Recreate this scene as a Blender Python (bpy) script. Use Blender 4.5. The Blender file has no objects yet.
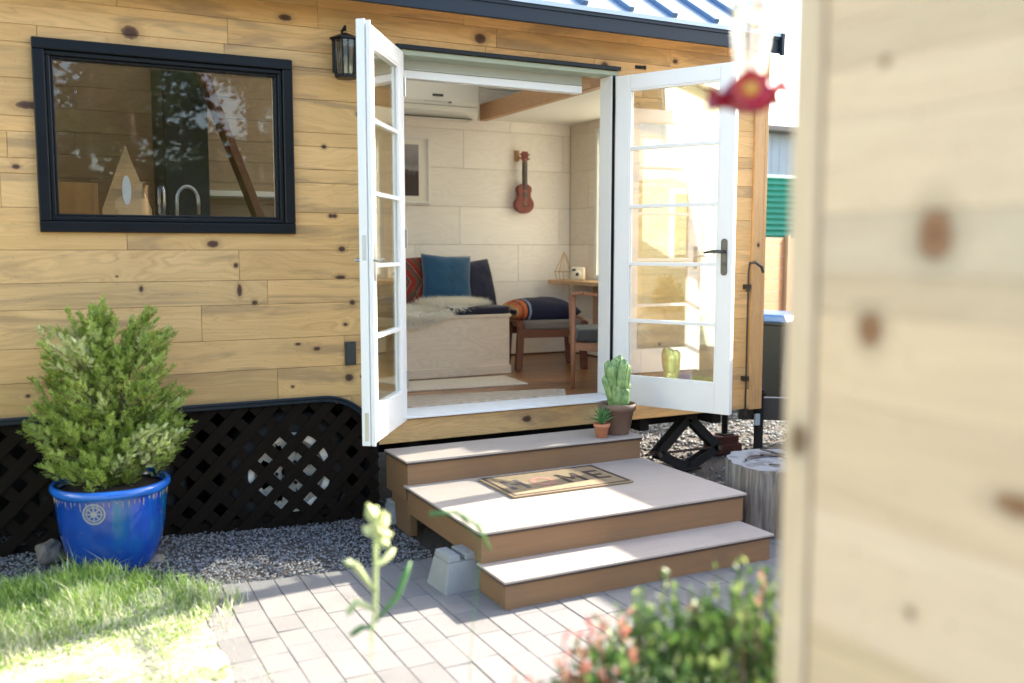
import bpy, bmesh, math, random
from mathutils import Vector, Matrix, noise
R = math.radians
rnd = random.Random(11)
scene = bpy.context.scene
COL = scene.collection

# ------------------------------------------------------------------ tagging
def tag(o, label=None, cat=None, group=None, kind=None):
    if label: o['label'] = label
    if cat: o['category'] = cat
    if group: o['group'] = group
    if kind: o['kind'] = kind
    return o
def empty(name, loc=(0, 0, 0), rz=0.0):
    o = bpy.data.objects.new(name, None); COL.objects.link(o)
    o.location = loc; o.rotation_euler = (0, 0, rz); o.empty_display_size = .1
    return o

# ------------------------------------------------------------------ mesh builder
class MB:
    def __init__(s): s.v = []; s.f = []; s.m = []
    def add(s, vs, fs, mi=0):
        b = len(s.v); s.v += [tuple(v) for v in vs]
        s.f += [tuple(i + b for i in f) for f in fs]; s.m += [mi] * len(fs)
    def box(s, x0, x1, y0, y1, z0, z1, mi=0, M=None):
        if x0 > x1: x0, x1 = x1, x0
        if y0 > y1: y0, y1 = y1, y0
        if z0 > z1: z0, z1 = z1, z0
        vs = [Vector(p) for p in ((x0,y0,z0),(x1,y0,z0),(x1,y1,z0),(x0,y1,z0),(x0,y0,z1),(x1,y0,z1),(x1,y1,z1),(x0,y1,z1))]
        if M: vs = [M @ v for v in vs]
        s.add(vs, [(0,3,2,1),(4,5,6,7),(0,1,5,4),(1,2,6,5),(2,3,7,6),(3,0,4,7)], mi)
    def bar(s, a, b, w, h, up=(0,0,1), mi=0):
        a = Vector(a); b = Vector(b); d = (b - a); L = d.length; d.normalize()
        u = Vector(up); sd = d.cross(u)
        if sd.length < 1e-4: sd = d.cross(Vector((1,0,0)))
        sd.normalize(); u = sd.cross(d)
        vs = []
        for p in (a, b):
            for i, j in ((-1,-1),(1,-1),(1,1),(-1,1)): vs.append(p + sd*(w/2*i) + u*(h/2*j))
        s.add(vs, [(0,1,2,3),(7,6,5,4),(0,4,5,1),(1,5,6,2),(2,6,7,3),(3,7,4,0)], mi)
    def tube(s, pts, rad, n=10, mi=0, caps=True):
        pts = [Vector(p) for p in pts]
        rs = rad if isinstance(rad, (list, tuple)) else [rad] * len(pts)
        b = len(s.v); prev = None
        for i, p in enumerate(pts):
            if i == 0: d = pts[1] - p
            elif i == len(pts) - 1: d = p - pts[i-1]
            else: d = (pts[i+1] - pts[i-1])
            d.normalize()
            if prev is None:
                u = d.orthogonal().normalized()
            else:
                u = prev - d * prev.dot(d)
                if u.length < 1e-5: u = d.orthogonal()
                u.normalize()
            prev = u; w = d.cross(u)
            for k in range(n):
                a = 2*math.pi*k/n
                s.v.append(tuple(p + (u*math.cos(a) + w*math.sin(a)) * rs[i]))
        for i in range(len(pts)-1):
            for k in range(n):
                k2 = (k+1) % n
                s.f.append((b+i*n+k, b+i*n+k2, b+(i+1)*n+k2, b+(i+1)*n+k)); s.m.append(mi)
        if caps:
            s.f.append(tuple(b+k for k in reversed(range(n)))); s.m.append(mi)
            e = b+(len(pts)-1)*n
            s.f.append(tuple(e+k for k in range(n))); s.m.append(mi)
    def lathe(s, prof, c=(0,0,0), n=48, mi=0, M=None, wob=0.0):
        b = len(s.v); c = Vector(c)
        for i, (r, z) in enumerate(prof):
            for k in range(n):
                a = 2*math.pi*k/n
                rr = r * (1 + wob*noise.noise(Vector((math.cos(a)*1.5, math.sin(a)*1.5, z*3))))
                v = Vector((rr*math.cos(a), rr*math.sin(a), z))
                if M: v = M @ v
                s.v.append(tuple(v + c))
        for i in range(len(prof)-1):
            for k in range(n):
                k2 = (k+1) % n
                s.f.append((b+i*n+k, b+i*n+k2, b+(i+1)*n+k2, b+(i+1)*n+k)); s.m.append(mi)
    def prism(s, pts2, fn, t0, t1, mi=0):
        """pts2: ccw outline; fn(u, v, t) -> point"""
        n = len(pts2)
        vs = [fn(u, v, t0) for u, v in pts2] + [fn(u, v, t1) for u, v in pts2]
        fs = [tuple(range(n)), tuple(reversed(range(n, 2*n)))]
        fs += [(i, i+n, (i+1) % n + n, (i+1) % n) for i in range(n)]
        s.add(vs, fs, mi)
    def build(s, name, mats, parent=None, bevel=0.0, smooth=False, seg=2, loc=None, rot=None):
        me = bpy.data.meshes.new(name)
        me.from_pydata(s.v, [], s.f)
        if not isinstance(mats, (list, tuple)): mats = [mats]
        for m in mats: me.materials.append(m)
        if len(mats) > 1: me.polygons.foreach_set('material_index', s.m)
        me.update()
        if smooth:
            me.polygons.foreach_set('use_smooth', [True]*len(me.polygons))
        o = bpy.data.objects.new(name, me); COL.objects.link(o)
        if parent is not None: o.parent = parent
        if loc: o.location = loc
        if rot: o.rotation_euler = rot
        if bevel > 0:
            b = o.modifiers.new('Bevel', 'BEVEL'); b.width = bevel; b.segments = seg
            b.limit_method = 'ANGLE'; b.angle_limit = R(40); b.use_clamp_overlap = True
        return o
def fixn(o):
    bm = bmesh.new(); bm.from_mesh(o.data); bmesh.ops.recalc_face_normals(bm, faces=bm.faces); bm.to_mesh(o.data); bm.free(); return o
def subsurf(o, lv=2):
    m = o.modifiers.new('Sub', 'SUBSURF'); m.levels = lv; m.render_levels = lv
    o.data.polygons.foreach_set('use_smooth', [True]*len(o.data.polygons)); return o

# ------------------------------------------------------------------ node helper
class NT:
    def __init__(s, name, world=False):
        if world: s.m = world
        else: s.m = bpy.data.materials.new(name); s.m.use_nodes = True
        s.t = s.m.node_tree; s.t.nodes.clear()
    def n(s, typ, ins=None, **kw):
        nd = s.t.nodes.new(typ)
        for k, v in kw.items(): setattr(nd, k, v)
        for k, v in (ins or {}).items():
            sock = nd.inputs[k]
            if isinstance(v, bpy.types.NodeSocket): s.t.links.new(v, sock)
            else: sock.default_value = v
        return nd
    def math(s, op, a, b=0.0, c=None, clamp=False):
        ins = {0: a, 1: b}
        if c is not None: ins[2] = c
        nd = s.n('ShaderNodeMath', ins, operation=op); nd.use_clamp = clamp
        return nd.outputs[0]
    def mix(s, f, a, b, mode='MIX'):
        nd = s.n('ShaderNodeMix', data_type='RGBA', blend_type=mode)
        for k, v in ((0, f), (6, a), (7, b)):
            if isinstance(v, bpy.types.NodeSocket): s.t.links.new(v, nd.inputs[k])
            else: nd.inputs[k].default_value = (tuple(v) + (1,))[:4] if k else v
        return nd.outputs[2]
    def ramp(s, f, stops, interp='LINEAR'):
        nd = s.n('ShaderNodeValToRGB', {0: f}); cr = nd.color_ramp; cr.interpolation = interp
        while len(cr.elements) < len(stops): cr.elements.new(.5)
        for e, (p, c) in zip(cr.elements, stops):
            e.position = p; e.color = (tuple(c) + (1,))[:4] if isinstance(c, (tuple, list)) else (c, c, c, 1)
        return nd.outputs[0]
    def mr(s, v, a, b, c, d, smooth=False):
        nd = s.n('ShaderNodeMapRange', {0: v, 1: a, 2: b, 3: c, 4: d}, interpolation_type='SMOOTHSTEP' if smooth else 'LINEAR')
        return nd.outputs[0]
    def noise(s, vec, scale, detail=3, rough=.55, dist=0.0):
        return s.n('ShaderNodeTexNoise', {'Vector': vec, 'Scale': scale, 'Detail': detail, 'Roughness': rough, 'Distortion': dist}).outputs['Fac']
    def obj(s): return s.n('ShaderNodeTexCoord').outputs['Object']
    def scale(s, vec, sc, loc=(0,0,0)):
        return s.n('ShaderNodeMapping', {'Vector': vec, 'Scale': sc, 'Location': loc}).outputs[0]
    def out(s, col, rough=.6, bump=None, bstr=.3, bdist=.01, **kw):
        p = s.n('ShaderNodeBsdfPrincipled')
        def st(k, v):
            if isinstance(v, bpy.types.NodeSocket): s.t.links.new(v, p.inputs[k])
            else: p.inputs[k].default_value = (tuple(v)+(1,))[:4] if isinstance(v, (tuple, list)) else v
        st('Base Color', col); st('Roughness', rough)
        for k, v in kw.items(): st(k.replace('_', ' '), v)
        if bump is not None:
            b = s.n('ShaderNodeBump', {'Strength': bstr, 'Distance': bdist, 'Height': bump})
            s.t.links.new(b.outputs[0], p.inputs['Normal'])
        o = s.n('ShaderNodeOutputMaterial'); s.t.links.new(p.outputs[0], o.inputs[0])
        s.p = p
        return s.m

def plain(name, col, rough=.5, var=.12, sc=14, bstr=.15, **kw):
    t = NT(name); v = t.obj()
    n1 = t.noise(v, sc, 4); n2 = t.noise(v, sc*6, 3)
    f = t.math('MULTIPLY_ADD', n1, 2*var, 1-var)
    f = t.math('MULTIPLY_ADD', n2, var*.6, t.math('SUBTRACT', f, var*.3))
    c = t.n('ShaderNodeVectorMath', {0: tuple(col), 'Scale': f}, operation='SCALE').outputs[0]
    rr = t.math('MULTIPLY_ADD', n1, .16, rough-.08, clamp=True)
    return t.out(c, rr, n2, bstr, .002, **kw)

def pine(name, c_lo, c_hi, axes='xz', knots=(), randk=1.0, stain=.35, grain=1.0, rough=.6, knotcol=(.050,.020,.010), rk_r=.014, tint=.35):
    """knotty boards running along the first of axes; every board is an island of the mesh."""
    t = NT(name); v = t.obj()
    sp = t.n('ShaderNodeSeparateXYZ', {0: v})
    u = sp.outputs['xyz'.index(axes[0])]; w = sp.outputs['xyz'.index(axes[1])]
    isl = t.n('ShaderNodeNewGeometry').outputs['Random Per Island']
    off = t.math('MULTIPLY', isl, 37.0)
    P = t.n('ShaderNodeCombineXYZ', {0: u, 1: w, 2: off}).outputs[0]
    # random small knots
    vo = t.n('ShaderNodeTexVoronoi', {'Vector': t.n('ShaderNodeCombineXYZ', {0: t.math('MULTIPLY', u, .8), 1: w, 2: 0.0}).outputs[0], 'Scale': 3.1, 'Randomness': 1.0}, voronoi_dimensions='2D')
    dk = t.math('DIVIDE', vo.outputs['Distance'], 3.1)
    cr = t.n('ShaderNodeSeparateColor', {0: vo.outputs['Color']})
    keep = t.math('GREATER_THAN', cr.outputs[0], 1-.55*randk)
    rad = t.math('MULTIPLY_ADD', cr.outputs[1], rk_r, rk_r*.35)
    d = t.math('DIVIDE', dk, rad)
    d = t.math('ADD', d, t.math('MULTIPLY', t.math('SUBTRACT', 1.0, keep), 60.0))
    for (ku, kw_, ru, rw) in knots:
        a = t.math('DIVIDE', t.math('SUBTRACT', u, ku), ru); b = t.math('DIVIDE', t.math('SUBTRACT', w, kw_), rw)
        q = t.math('SQRT', t.math('ADD', t.math('MULTIPLY', a, a), t.math('MULTIPLY', b, b)))
        d = t.math('MINIMUM', d, q)
    rough_n = t.noise(P, 60, 2)
    d = t.math('ADD', d, t.math('MULTIPLY_ADD', rough_n, .5, -.25))
    # grain warped round the knots
    warp = t.math('DIVIDE', 1.0, t.math('ADD', t.math('MULTIPLY', d, .8), 1.0))
    low = t.noise(t.n('ShaderNodeVectorMath', {0: P, 1: (.9, 5.0, 1.0)}, operation='MULTIPLY').outputs[0], 1.0, 3, .5, .6)
    gcoord = t.math('ADD', t.math('ADD', t.math('MULTIPLY', w, 14.0), t.math('MULTIPLY', low, 7.0)), t.math('MULTIPLY', warp, 2.2))
    G = t.n('ShaderNodeCombineXYZ', {0: t.math('MULTIPLY', u, 1.2), 1: t.math('MULTIPLY', gcoord, 3.0), 2: off}).outputs[0]
    g1 = t.noise(G, 1.0, 3, .6)
    fine = t.noise(t.n('ShaderNodeVectorMath', {0: P, 1: (6.0, 160.0, 1.0)}, operation='MULTIPLY').outputs[0], 1.0, 3, .6)
    line = t.math('POWER', t.math('ABSOLUTE', t.math('SINE', t.math('MULTIPLY', gcoord, 6.0))), 6.0)
    patch = t.mr(t.noise(t.n('ShaderNodeVectorMath', {0: P, 1: (.8, 3.0, 1.3)}, operation='MULTIPLY').outputs[0], 1.0, 2), .45, .7, 0, 1, True)
    gf = t.math('MULTIPLY_ADD', g1, 1.1, -.05, clamp=True)
    c = t.mix(gf, c_lo, c_hi)
    c = t.mix(t.math('MULTIPLY', t.math('MULTIPLY', line, patch), .34*grain), c, tuple(x*.55 for x in c_lo))
    c = t.mix(t.math('MULTIPLY', t.mr(fine, .35, .7, 0, 1), .20*grain), c, tuple(x*.6 for x in c_lo))
    # per board tint and blue-grey stain streaks
    tn = t.ramp(isl, [(0, (.78,.76,.70)), (.2, (1.08,1.0,.90)), (.4, (.86,.86,.86)), (.6, (1.12,1.08,1.04)), (.8, (.95,.90,.78)), (1, (1.16,1.14,1.12))])
    c = t.mix(tint/.35*.8 if tint/.35*.8 <= 1 else 1.0, c, t.mix(1.0, c, tn, 'MULTIPLY'))
    st = t.noise(t.n('ShaderNodeVectorMath', {0: P, 1: (1.1, 7.0, 1.0)}, operation='MULTIPLY').outputs[0], 1.0, 4, .6, .8)
    st = t.math('MULTIPLY', t.mr(st, .50, .66, 0, 1, True), stain)
    c = t.mix(st, c, (c_lo[0]*.42, c_lo[1]*.47, c_lo[2]*.72))
    # knots: ring, body, dark heart
    c = t.mix(t.mr(d, 1.0, 2.6, .42, 0, True), c, tuple(x*.5 for x in c_lo))
    c = t.mix(t.mr(d, .75, 1.12, 1, 0, True), c, tuple(k*1.9 for k in knotcol))
    c = t.mix(t.mr(d, .2, .9, .7, 0, True), c, knotcol)
    c = t.mix(t.math('MULTIPLY', t.mr(t.math('ABSOLUTE', t.math('SUBTRACT', d, 1.0)), 0, .2, 1, 0), .7), c, tuple(k*.7 for k in knotcol))
    sv = t.n('ShaderNodeTexVoronoi', {'Vector': t.n('ShaderNodeCombineXYZ', {0: u, 1: w, 2: 0.0}).outputs[0], 'Scale': 16.0}, voronoi_dimensions='2D')
    ks = t.math('GREATER_THAN', t.n('ShaderNodeSeparateColor', {0: sv.outputs['Color']}).outputs[0], .6)
    c = t.mix(t.math('MULTIPLY', t.math('MULTIPLY', t.mr(sv.outputs['Distance'], .02, .045, 1, 0), ks), .7*grain), c, knotcol)
    h = t.math('ADD', t.math('MULTIPLY', fine, .5), t.math('MULTIPLY', g1, .5))
    return t.out(c, t.math('MULTIPLY_ADD', g1, .2, rough-.1), h, .25, .002)

M = {}
def px2(x, y): return x, y
# knots measured on the facade: (x, z, radius x, radius z)
FK = [(.47,2.51,.035,.028),(-.04,1.86,.016,.010),(1.40,2.02,.012,.010),(1.45,1.66,.013,.010),(.82,1.51,.026,.017),(1.487,1.485,.018,.013),
      (.93,1.405,.010,.009),(.02,2.14,.045,.016),(.93,1.40,.010,.010),(1.475,1.335,.025,.010),(.475,1.29,.009,.014),(.945,1.275,.011,.030),
      (1.02,1.21,.013,.011),(1.54,1.197,.014,.012),(1.34,.955,.017,.010),(1.24,.985,.014,.007),(1.515,.79,.022,.018),(1.50,1.08,.011,.008),
      (2.31,2.665,.032,.026),(2.78,2.575,.018,.015),(3.14,2.588,.024,.021),(3.665,2.66,.018,.013),(1.43,1.66,.012,.010),(1.21,2.66,.03,.015),
      (2.60,.475,.028,.018),(3.35,.50,.020,.014),(3.82,.45,.018,.014)]
M['siding'] = pine('weathered_pine_siding', (.52,.305,.112), (.79,.53,.245), 'xz', FK, .35, .52, rk_r=.009, tint=.40, grain=.8)
M['trim'] = pine('pine_trim', (.50,.29,.12), (.70,.45,.21), 'zx', (), .5, .25, rk_r=.012)
M['orange_fence'] = pine('cedar_fence_boards', (.30,.12,.04), (.42,.19,.07), 'xz', (), .5, .1)
FG = [(1.108,1.384,.017,.019),(1.022,1.497,.022,.028),(.905,1.215,.026,.011),(1.033,1.057,.006,.006),(1.10,1.70,.006,.005)]
M['pale_pine'] = pine('pale_pine_boards', (.70,.50,.32), (.89,.70,.48), 'yz', FG, .12, .05, grain=1.0, rk_r=.008, knotcol=(.19,.085,.035), tint=.40)
M['pale_trim'] = pine('pale_pine_trim', (.70,.51,.32), (.88,.70,.48), 'zy', ((1.231,1.212,.020,.014),), .1, .15, grain=.6, rk_r=.008, knotcol=(.13,.07,.035))
M['cream_board'] = pine('cream_clapboard', (.34,.41,.31), (.44,.51,.40), 'yz', (), .2, .1, grain=.3)

def ply(name, c1, c2, axes='xz', sc=1.0):
    t = NT(name); v = t.obj(); sp = t.n('ShaderNodeSeparateXYZ', {0: v})
    u = sp.outputs['xyz'.index(axes[0])]; w = sp.outputs['xyz'.index(axes[1])]
    isl = t.n('ShaderNodeNewGeometry').outputs['Random Per Island']
    P = t.n('ShaderNodeCombineXYZ', {0: t.math('MULTIPLY', u, 1.4*sc), 1: t.math('MULTIPLY', w, 4.2*sc), 2: t.math('MULTIPLY', isl, 31.0)}).outputs[0]
    low = t.noise(P, 1.0, 2, .5, .5)
    rings = t.math('ABSOLUTE', t.math('SINE', t.math('MULTIPLY', low, 46.0)))
    rings = t.math('POWER', rings, 3.0)
    fine = t.noise(t.n('ShaderNodeVectorMath', {0: P, 1: (3.0, 40.0, 1.0)}, operation='MULTIPLY').outputs[0], 1.0, 3)
    c = t.mix(t.math('MULTIPLY', rings, .28), c2, c1)
    c = t.mix(t.math('MULTIPLY', t.mr(fine, .3, .7, 0, 1), .25), c, c1)
    tn = t.math('MULTIPLY_ADD', isl, .14, .92)
    c = t.n('ShaderNodeVectorMath', {0: c, 'Scale': tn}, operation='SCALE').outputs[0]
    return t.out(c, .55, fine, .1, .001)
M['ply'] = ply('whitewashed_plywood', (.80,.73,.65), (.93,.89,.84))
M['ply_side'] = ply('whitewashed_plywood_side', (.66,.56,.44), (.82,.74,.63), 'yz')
M['ply_bench'] = ply('bench_plywood', (.66,.50,.33), (.87,.73,.54), 'xz', 1.3)
M['wood_warm'] = ply('oiled_beam_wood', (.36,.19,.09), (.52,.30,.16), 'yz', 1.2)
M['desk'] = ply('oiled_desk_wood', (.46,.25,.12), (.64,.40,.21), 'yx', 1.2)
M['walnut'] = ply('walnut', (.11,.035,.018), (.20,.07,.035), 'zx', 3)
M['teak'] = ply('teak', (.20,.08,.04), (.33,.15,.075), 'zx', 3)
M['kitchen_wall'] = ply('kitchen_boards', (.30,.20,.12), (.42,.30,.20), 'xz')
M['ceiling'] = plain('ceiling_white', (.80,.77,.70), .6, .03)
M['white'] = plain('white_paint', (.80,.80,.77), .38, .035, 6, .06)
M['white2'] = plain('white_plastic', (.78,.76,.70), .35, .03, 6, .04)
M['black'] = plain('black_frame_paint', (.004,.0055,.008), .38, .15, 8, .05, **{'Specular IOR Level': .3})
M['fascia'] = plain('dark_slate_fascia', (.008,.016,.028), .42, .12, 5, .05, **{'Specular IOR Level': .35})
M['blacklat'] = plain('dark_stained_lattice', (.014,.010,.007), .8, .3, 9, .4, **{'Specular IOR Level': .08})
M['void'] = plain('trailer_underside', (.012,.011,.010), .9, .2)
M['steel'] = plain('brushed_steel', (.45,.45,.44), .32, .08, 30, .1, Metallic=1.0)
M['darksteel'] = plain('dark_handle_metal', (.10,.095,.09), .38, .1, 20, .1, Metallic=.9)
M['rim'] = plain('wheel_rim_steel', (.80,.76,.68), .42, .12, 12, .1, Metallic=.2)
M['tyre'] = plain('tyre_rubber', (.016,.016,.016), .8, .2, 20, .3)
M['rust'] = plain('rusty_steel', (.07,.045,.035), .7, .4, 14, .4)
M['roof'] = plain('galvanised_roofing', (.42,.49,.56), .34, .06, 3, .03, Metallic=.35)
M['roofrib'] = plain('roof_rib_metal', (.12,.20,.32), .35, .06, 3, .03, Metallic=.4)
M['sheath'] = plain('dark_house_wrap', (.15,.09,.045), .9, .1)
M['brick'] = plain('red_brick', (.11,.035,.025), .85, .35, 20, .5)
M['rock'] = plain('fieldstone', (.16,.14,.12), .85, .45, 12, .8)
M['dirt'] = plain('potting_soil', (.028,.018,.012), .95, .5, 40, 1)
M['terra_brown'] = plain('brown_clay_pot', (.165,.10,.072), .6, .15, 12, .15)
M['terra'] = plain('terracotta', (.50,.20,.10), .75, .15, 12, .2)
M['concrete'] = plain('cast_concrete', (.27,.28,.27), .85, .16, 14, .5)
M['handle_blk'] = plain('black_plastic', (.008,.008,.009), .6, .1)
M['bin_lid'] = plain('blue_bin_lid', (.05,.12,.30), .35, .1)
M['bark'] = plain('bark', (.10,.07,.05), .9, .4, 20, .8)
M['rug'] = plain('flat_dark', (.05,.04,.035), .9)
M['red_glass'] = plain('red_plastic', (.26,.003,.022), .25, .05, 10, .02)
M['yellow'] = plain('yellow_plastic', (.42,.24,.04), .4, .05)
M['cream_cam'] = plain('cream_camera_body', (.74,.68,.55), .35, .03)
M['brass'] = plain('brass_wire', (.55,.36,.14), .35, .1, 20, .1, Metallic=.8)
M['curtain'] = plain('grey_green_blind', (.42,.45,.40), .7, .05)
M['plate_grey'] = plain('grey_cover_plate', (.035,.038,.038), .45, .1)

def tread():
    t = NT('composite_decking'); v = t.obj()
    sp = t.n('ShaderNodeVectorMath', {0: v, 1: (2.0, 60.0, 8.0)}, operation='MULTIPLY').outputs[0]
    g = t.noise(sp, 1.5, 4, .6); big = t.noise(v, 3.5, 4)
    c = t.mix(g, (.32,.275,.24), (.41,.36,.32))
    c = t.mix(t.mr(big, .5, .75, 0, .35, True), c, (.28,.235,.20))
    sm = t.noise(v, 55, 2)
    c = t.mix(t.mr(sm, .66, .72, 0, .5), c, (.24,.20,.165))
    return t.out(c, .6, g, .25, .002)
M['tread'] = tread()
def riser():
    t = NT('brown_composite_fascia'); v = t.obj()
    g = t.noise(t.n('ShaderNodeVectorMath', {0: v, 1: (2.5, 8.0, 70.0)}, operation='MULTIPLY').outputs[0], 1.0, 4, .6)
    b = t.noise(v, 4, 4)
    c = t.mix(g, (.18,.098,.045), (.25,.14,.066))
    c = t.mix(t.mr(b, .45, .75, 0, .45, True), c, (.16,.10,.06))
    # splashed dust near the bottom edges
    return t.out(c, .62, g, .2, .002)
M['riser'] = riser()

M['sand'] = plain('joint_sand', (.07,.06,.05), .95, .3, 60, .5)
def pavers():
    t = NT('concrete_pavers'); v = t.obj()
    isl = t.n('ShaderNodeNewGeometry').outputs['Random Per Island']
    n1 = t.noise(v, 90, 4, .7); n2 = t.noise(v, 5, 4)
    c = t.ramp(isl, [(0, (.175,.168,.162)), (.3, (.21,.20,.195)), (.6, (.19,.187,.183)), (1, (.23,.215,.20))])
    c = t.mix(t.mr(n1, .35, .75, 0, .5), c, (.15,.14,.135))
    c = t.mix(t.mr(n2, .5, .8, 0, .5, True), c, (.13,.12,.11))
    return t.out(c, .85, n1, .5, .004)
M['paver'] = pavers()
def gravel():
    t = NT('crushed_gravel'); v = t.obj()
    isl = t.n('ShaderNodeNewGeometry').outputs['Random Per Island']
    n = t.noise(v, 120, 3)
    c = t.ramp(isl, [(0, (.07,.075,.085)), (.35, (.16,.17,.185)), (.6, (.22,.23,.24)), (.85, (.34,.33,.32)), (1, (.15,.11,.09))])
    c = t.mix(t.mr(n, .4, .7, 0, .3), c, (.10,.10,.10))
    return t.out(c, .85, n, .4, .002)
M['gravel'] = gravel()
def ground():
    t = NT('soil_and_fines'); v = t.obj()
    n = t.noise(v, 6, 6, .65); n2 = t.noise(v, 140, 3, .7); vo = t.n('ShaderNodeTexVoronoi', {'Vector': v, 'Scale': 70.0}).outputs['Distance']
    c = t.mix(n, (.04,.032,.026), (.10,.085,.07)); c = t.mix(t.mr(n2, .5, .75, 0, .5), c, (.16,.15,.14))
    return t.out(c, .95, t.math('ADD', vo, n2), .7, .01)
M['ground'] = ground()
def floorm():
    t = NT('oak_floor'); v = t.obj()
    isl = t.n('ShaderNodeNewGeometry').outputs['Random Per Island']
    sp = t.n('ShaderNodeSeparateXYZ', {0: v})
    P = t.n('ShaderNodeCombineXYZ', {0: t.math('MULTIPLY', sp.outputs[0], 2.0), 1: t.math('MULTIPLY', sp.outputs[1], 26.0), 2: t.math('MULTIPLY', isl, 30.0)}).outputs[0]
    g = t.noise(P, 1.0, 4, .6, .4)
    c = t.mix(t.mr(g, .3, .7, 0, 1), (.16,.06,.02), (.48,.24,.095))
    c = t.mix(t.mr(isl, 0, 1, 0, .4), c, (.16,.08,.04))
    return t.out(c, .28, g, .08, .001)
M['floor'] = floorm()
def weave(name, c1, c2, sx=60, sy=160):
    t = NT(name); v = t.obj()
    n = t.noise(t.n('ShaderNodeVectorMath', {0: v, 1: (sx, sy, sx)}, operation='MULTIPLY').outputs[0], 1.0, 3, .7)
    b = t.noise(v, 8, 3)
    c = t.mix(t.mr(n, .35, .65, 0, 1), c1, c2); c = t.mix(t.mr(b, .4, .7, 0, .3), c, c1)
    return t.out(c, .95, n, .9, .006)
M['rug_cream'] = weave('cream_jute', (.58,.48,.36), (.80,.70,.56), 90, 90)
M['rug_tan'] = weave('tan_flatweave', (.40,.31,.22), (.64,.53,.40), 30, 180)
def fabric(name, col, sheen=.3, var=.25):
    t = NT(name); v = t.obj(); n = t.noise(v, 240, 2, .7); b = t.noise(v, 7, 4)
    c = t.mix(t.mr(n, .3, .7, 0, 1), tuple(x*(1-var) for x in col), tuple(x*(1+var) for x in col))
    c = t.mix(t.mr(b, .35, .7, 0, .4, True), c, tuple(x*.6 for x in col))
    return t.out(c, .85, t.math('ADD', t.math('MULTIPLY', n, .2), b), .5, .02, Sheen_Weight=sheen)
M['blue_velvet'] = fabric('blue_pillow_cloth', (.006,.075,.17), .5)
M['navy'] = fabric('navy_pillow_cloth', (.008,.010,.040), .1)
M['navy2'] = fabric('navy_seat_cloth', (.012,.010,.026), .2)
M['greycush'] = fabric('grey_seat_cloth', (.20,.17,.14), .2)
M['greydark'] = fabric('charcoal_seat_cloth', (.055,.055,.05), .2)
M['linen'] = fabric('linen', (.6,.56,.48), .1)
def kilim():
    t = NT('red_kilim'); v = t.obj(); sp = t.n('ShaderNodeSeparateXYZ', {0: v})
    x, z = sp.outputs[0], sp.outputs[2]
    dd = t.math('ADD', t.math('ABSOLUTE', t.math('MULTIPLY', x, 1.0)), t.math('ABSOLUTE', t.math('MULTIPLY', z, .8)))
    st = t.math('ADD', t.math('MULTIPLY', dd, 9.0), t.math('MULTIPLY', t.noise(v, 30, 3), .5))
    fr = t.math('FRACT', st)
    c = t.ramp(fr, [(0, (.30,.02,.015)), (.3, (.34,.03,.02)), (.45, (.05,.12,.07)), (.6, (.28,.04,.02)), (.75, (.02,.05,.07)), (.86, (.30,.16,.08)), (1, (.26,.015,.015))], 'CONSTANT')
    n = t.noise(v, 200, 2)
    c = t.mix(t.mr(n, .4, .7, 0, .55), c, (.06,.03,.03))
    return t.out(c, .95, n, .5, .01)
M['kilim'] = kilim()
def stripes():
    t = NT('striped_blanket_wool'); v = t.obj(); sp = t.n('ShaderNodeSeparateXYZ', {0: v})
    x = t.math('ADD', sp.outputs[0], t.math('MULTIPLY_ADD', t.noise(v, 9, 2), .03, -.015))
    f = t.mr(x, -.36, .26, 0, 1)
    N = (.010,.012,.035); O = (.50,.12,.03); D = (.22,.05,.03); G = (.20,.24,.33); Y = (.45,.28,.12)
    c = t.ramp(f, [(0,N),(.10,G),(.13,N),(.17,Y),(.20,O),(.245,D),(.27,O),(.31,N),(.335,G),(.36,N),(.70,N),(.80,N),(.84,N)], 'CONSTANT')
    n = t.noise(v, 220, 2)
    return t.out(c, .95, n, .4, .004)
M['stripes'] = stripes()

def glass(name, base=.06, tint=(.97,.98,.97), rough=0.0):
    t = NT(name)
    lw = t.n('ShaderNodeLayerWeight', {0: .5}).outputs['Facing']
    f = t.math('MULTIPLY_ADD', t.math('POWER', lw, 5.0), 1-base, base, clamp=True)
    g = t.n('ShaderNodeBsdfGlossy', {'Roughness': rough, 'Color': (1,1,1,1)})
    tr = t.n('ShaderNodeBsdfTransparent', {'Color': tint + (1,)})
    mx = t.n('ShaderNodeMixShader', {0: f, 1: tr.outputs[0], 2: g.outputs[0]})
    o = t.n('ShaderNodeOutputMaterial'); t.t.links.new(mx.outputs[0], o.inputs[0])
    return t.m
M['glass'] = glass('door_glass', .27, (.94,.965,.95))
M['winglass'] = glass('kitchen_window_glass', .042, (.92,.92,.90))
M['lampglass'] = glass('seeded_lantern_glass', .15, (.55,.55,.5), .2)
M['bottleglass'] = glass('clear_bottle_glass', .42, (.93,.95,.97), .08)

def shade():
    t = NT('translucent_roller_blind'); n = t.noise(t.obj(), 90, 2)
    c = t.mix(t.mr(n, .3, .7, 0, 1), (.84,.83,.78), (.90,.89,.85))
    a = t.n('ShaderNodeBsdfDiffuse', {0: c}); b = t.n('ShaderNodeBsdfTranslucent', {0: c})
    mx = t.n('ShaderNodeMixShader', {0: .8, 1: a.outputs[0], 2: b.outputs[0]})
    o = t.n('ShaderNodeOutputMaterial'); t.t.links.new(mx.outputs[0], o.inputs[0]); return t.m
M['shade'] = shade()

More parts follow.
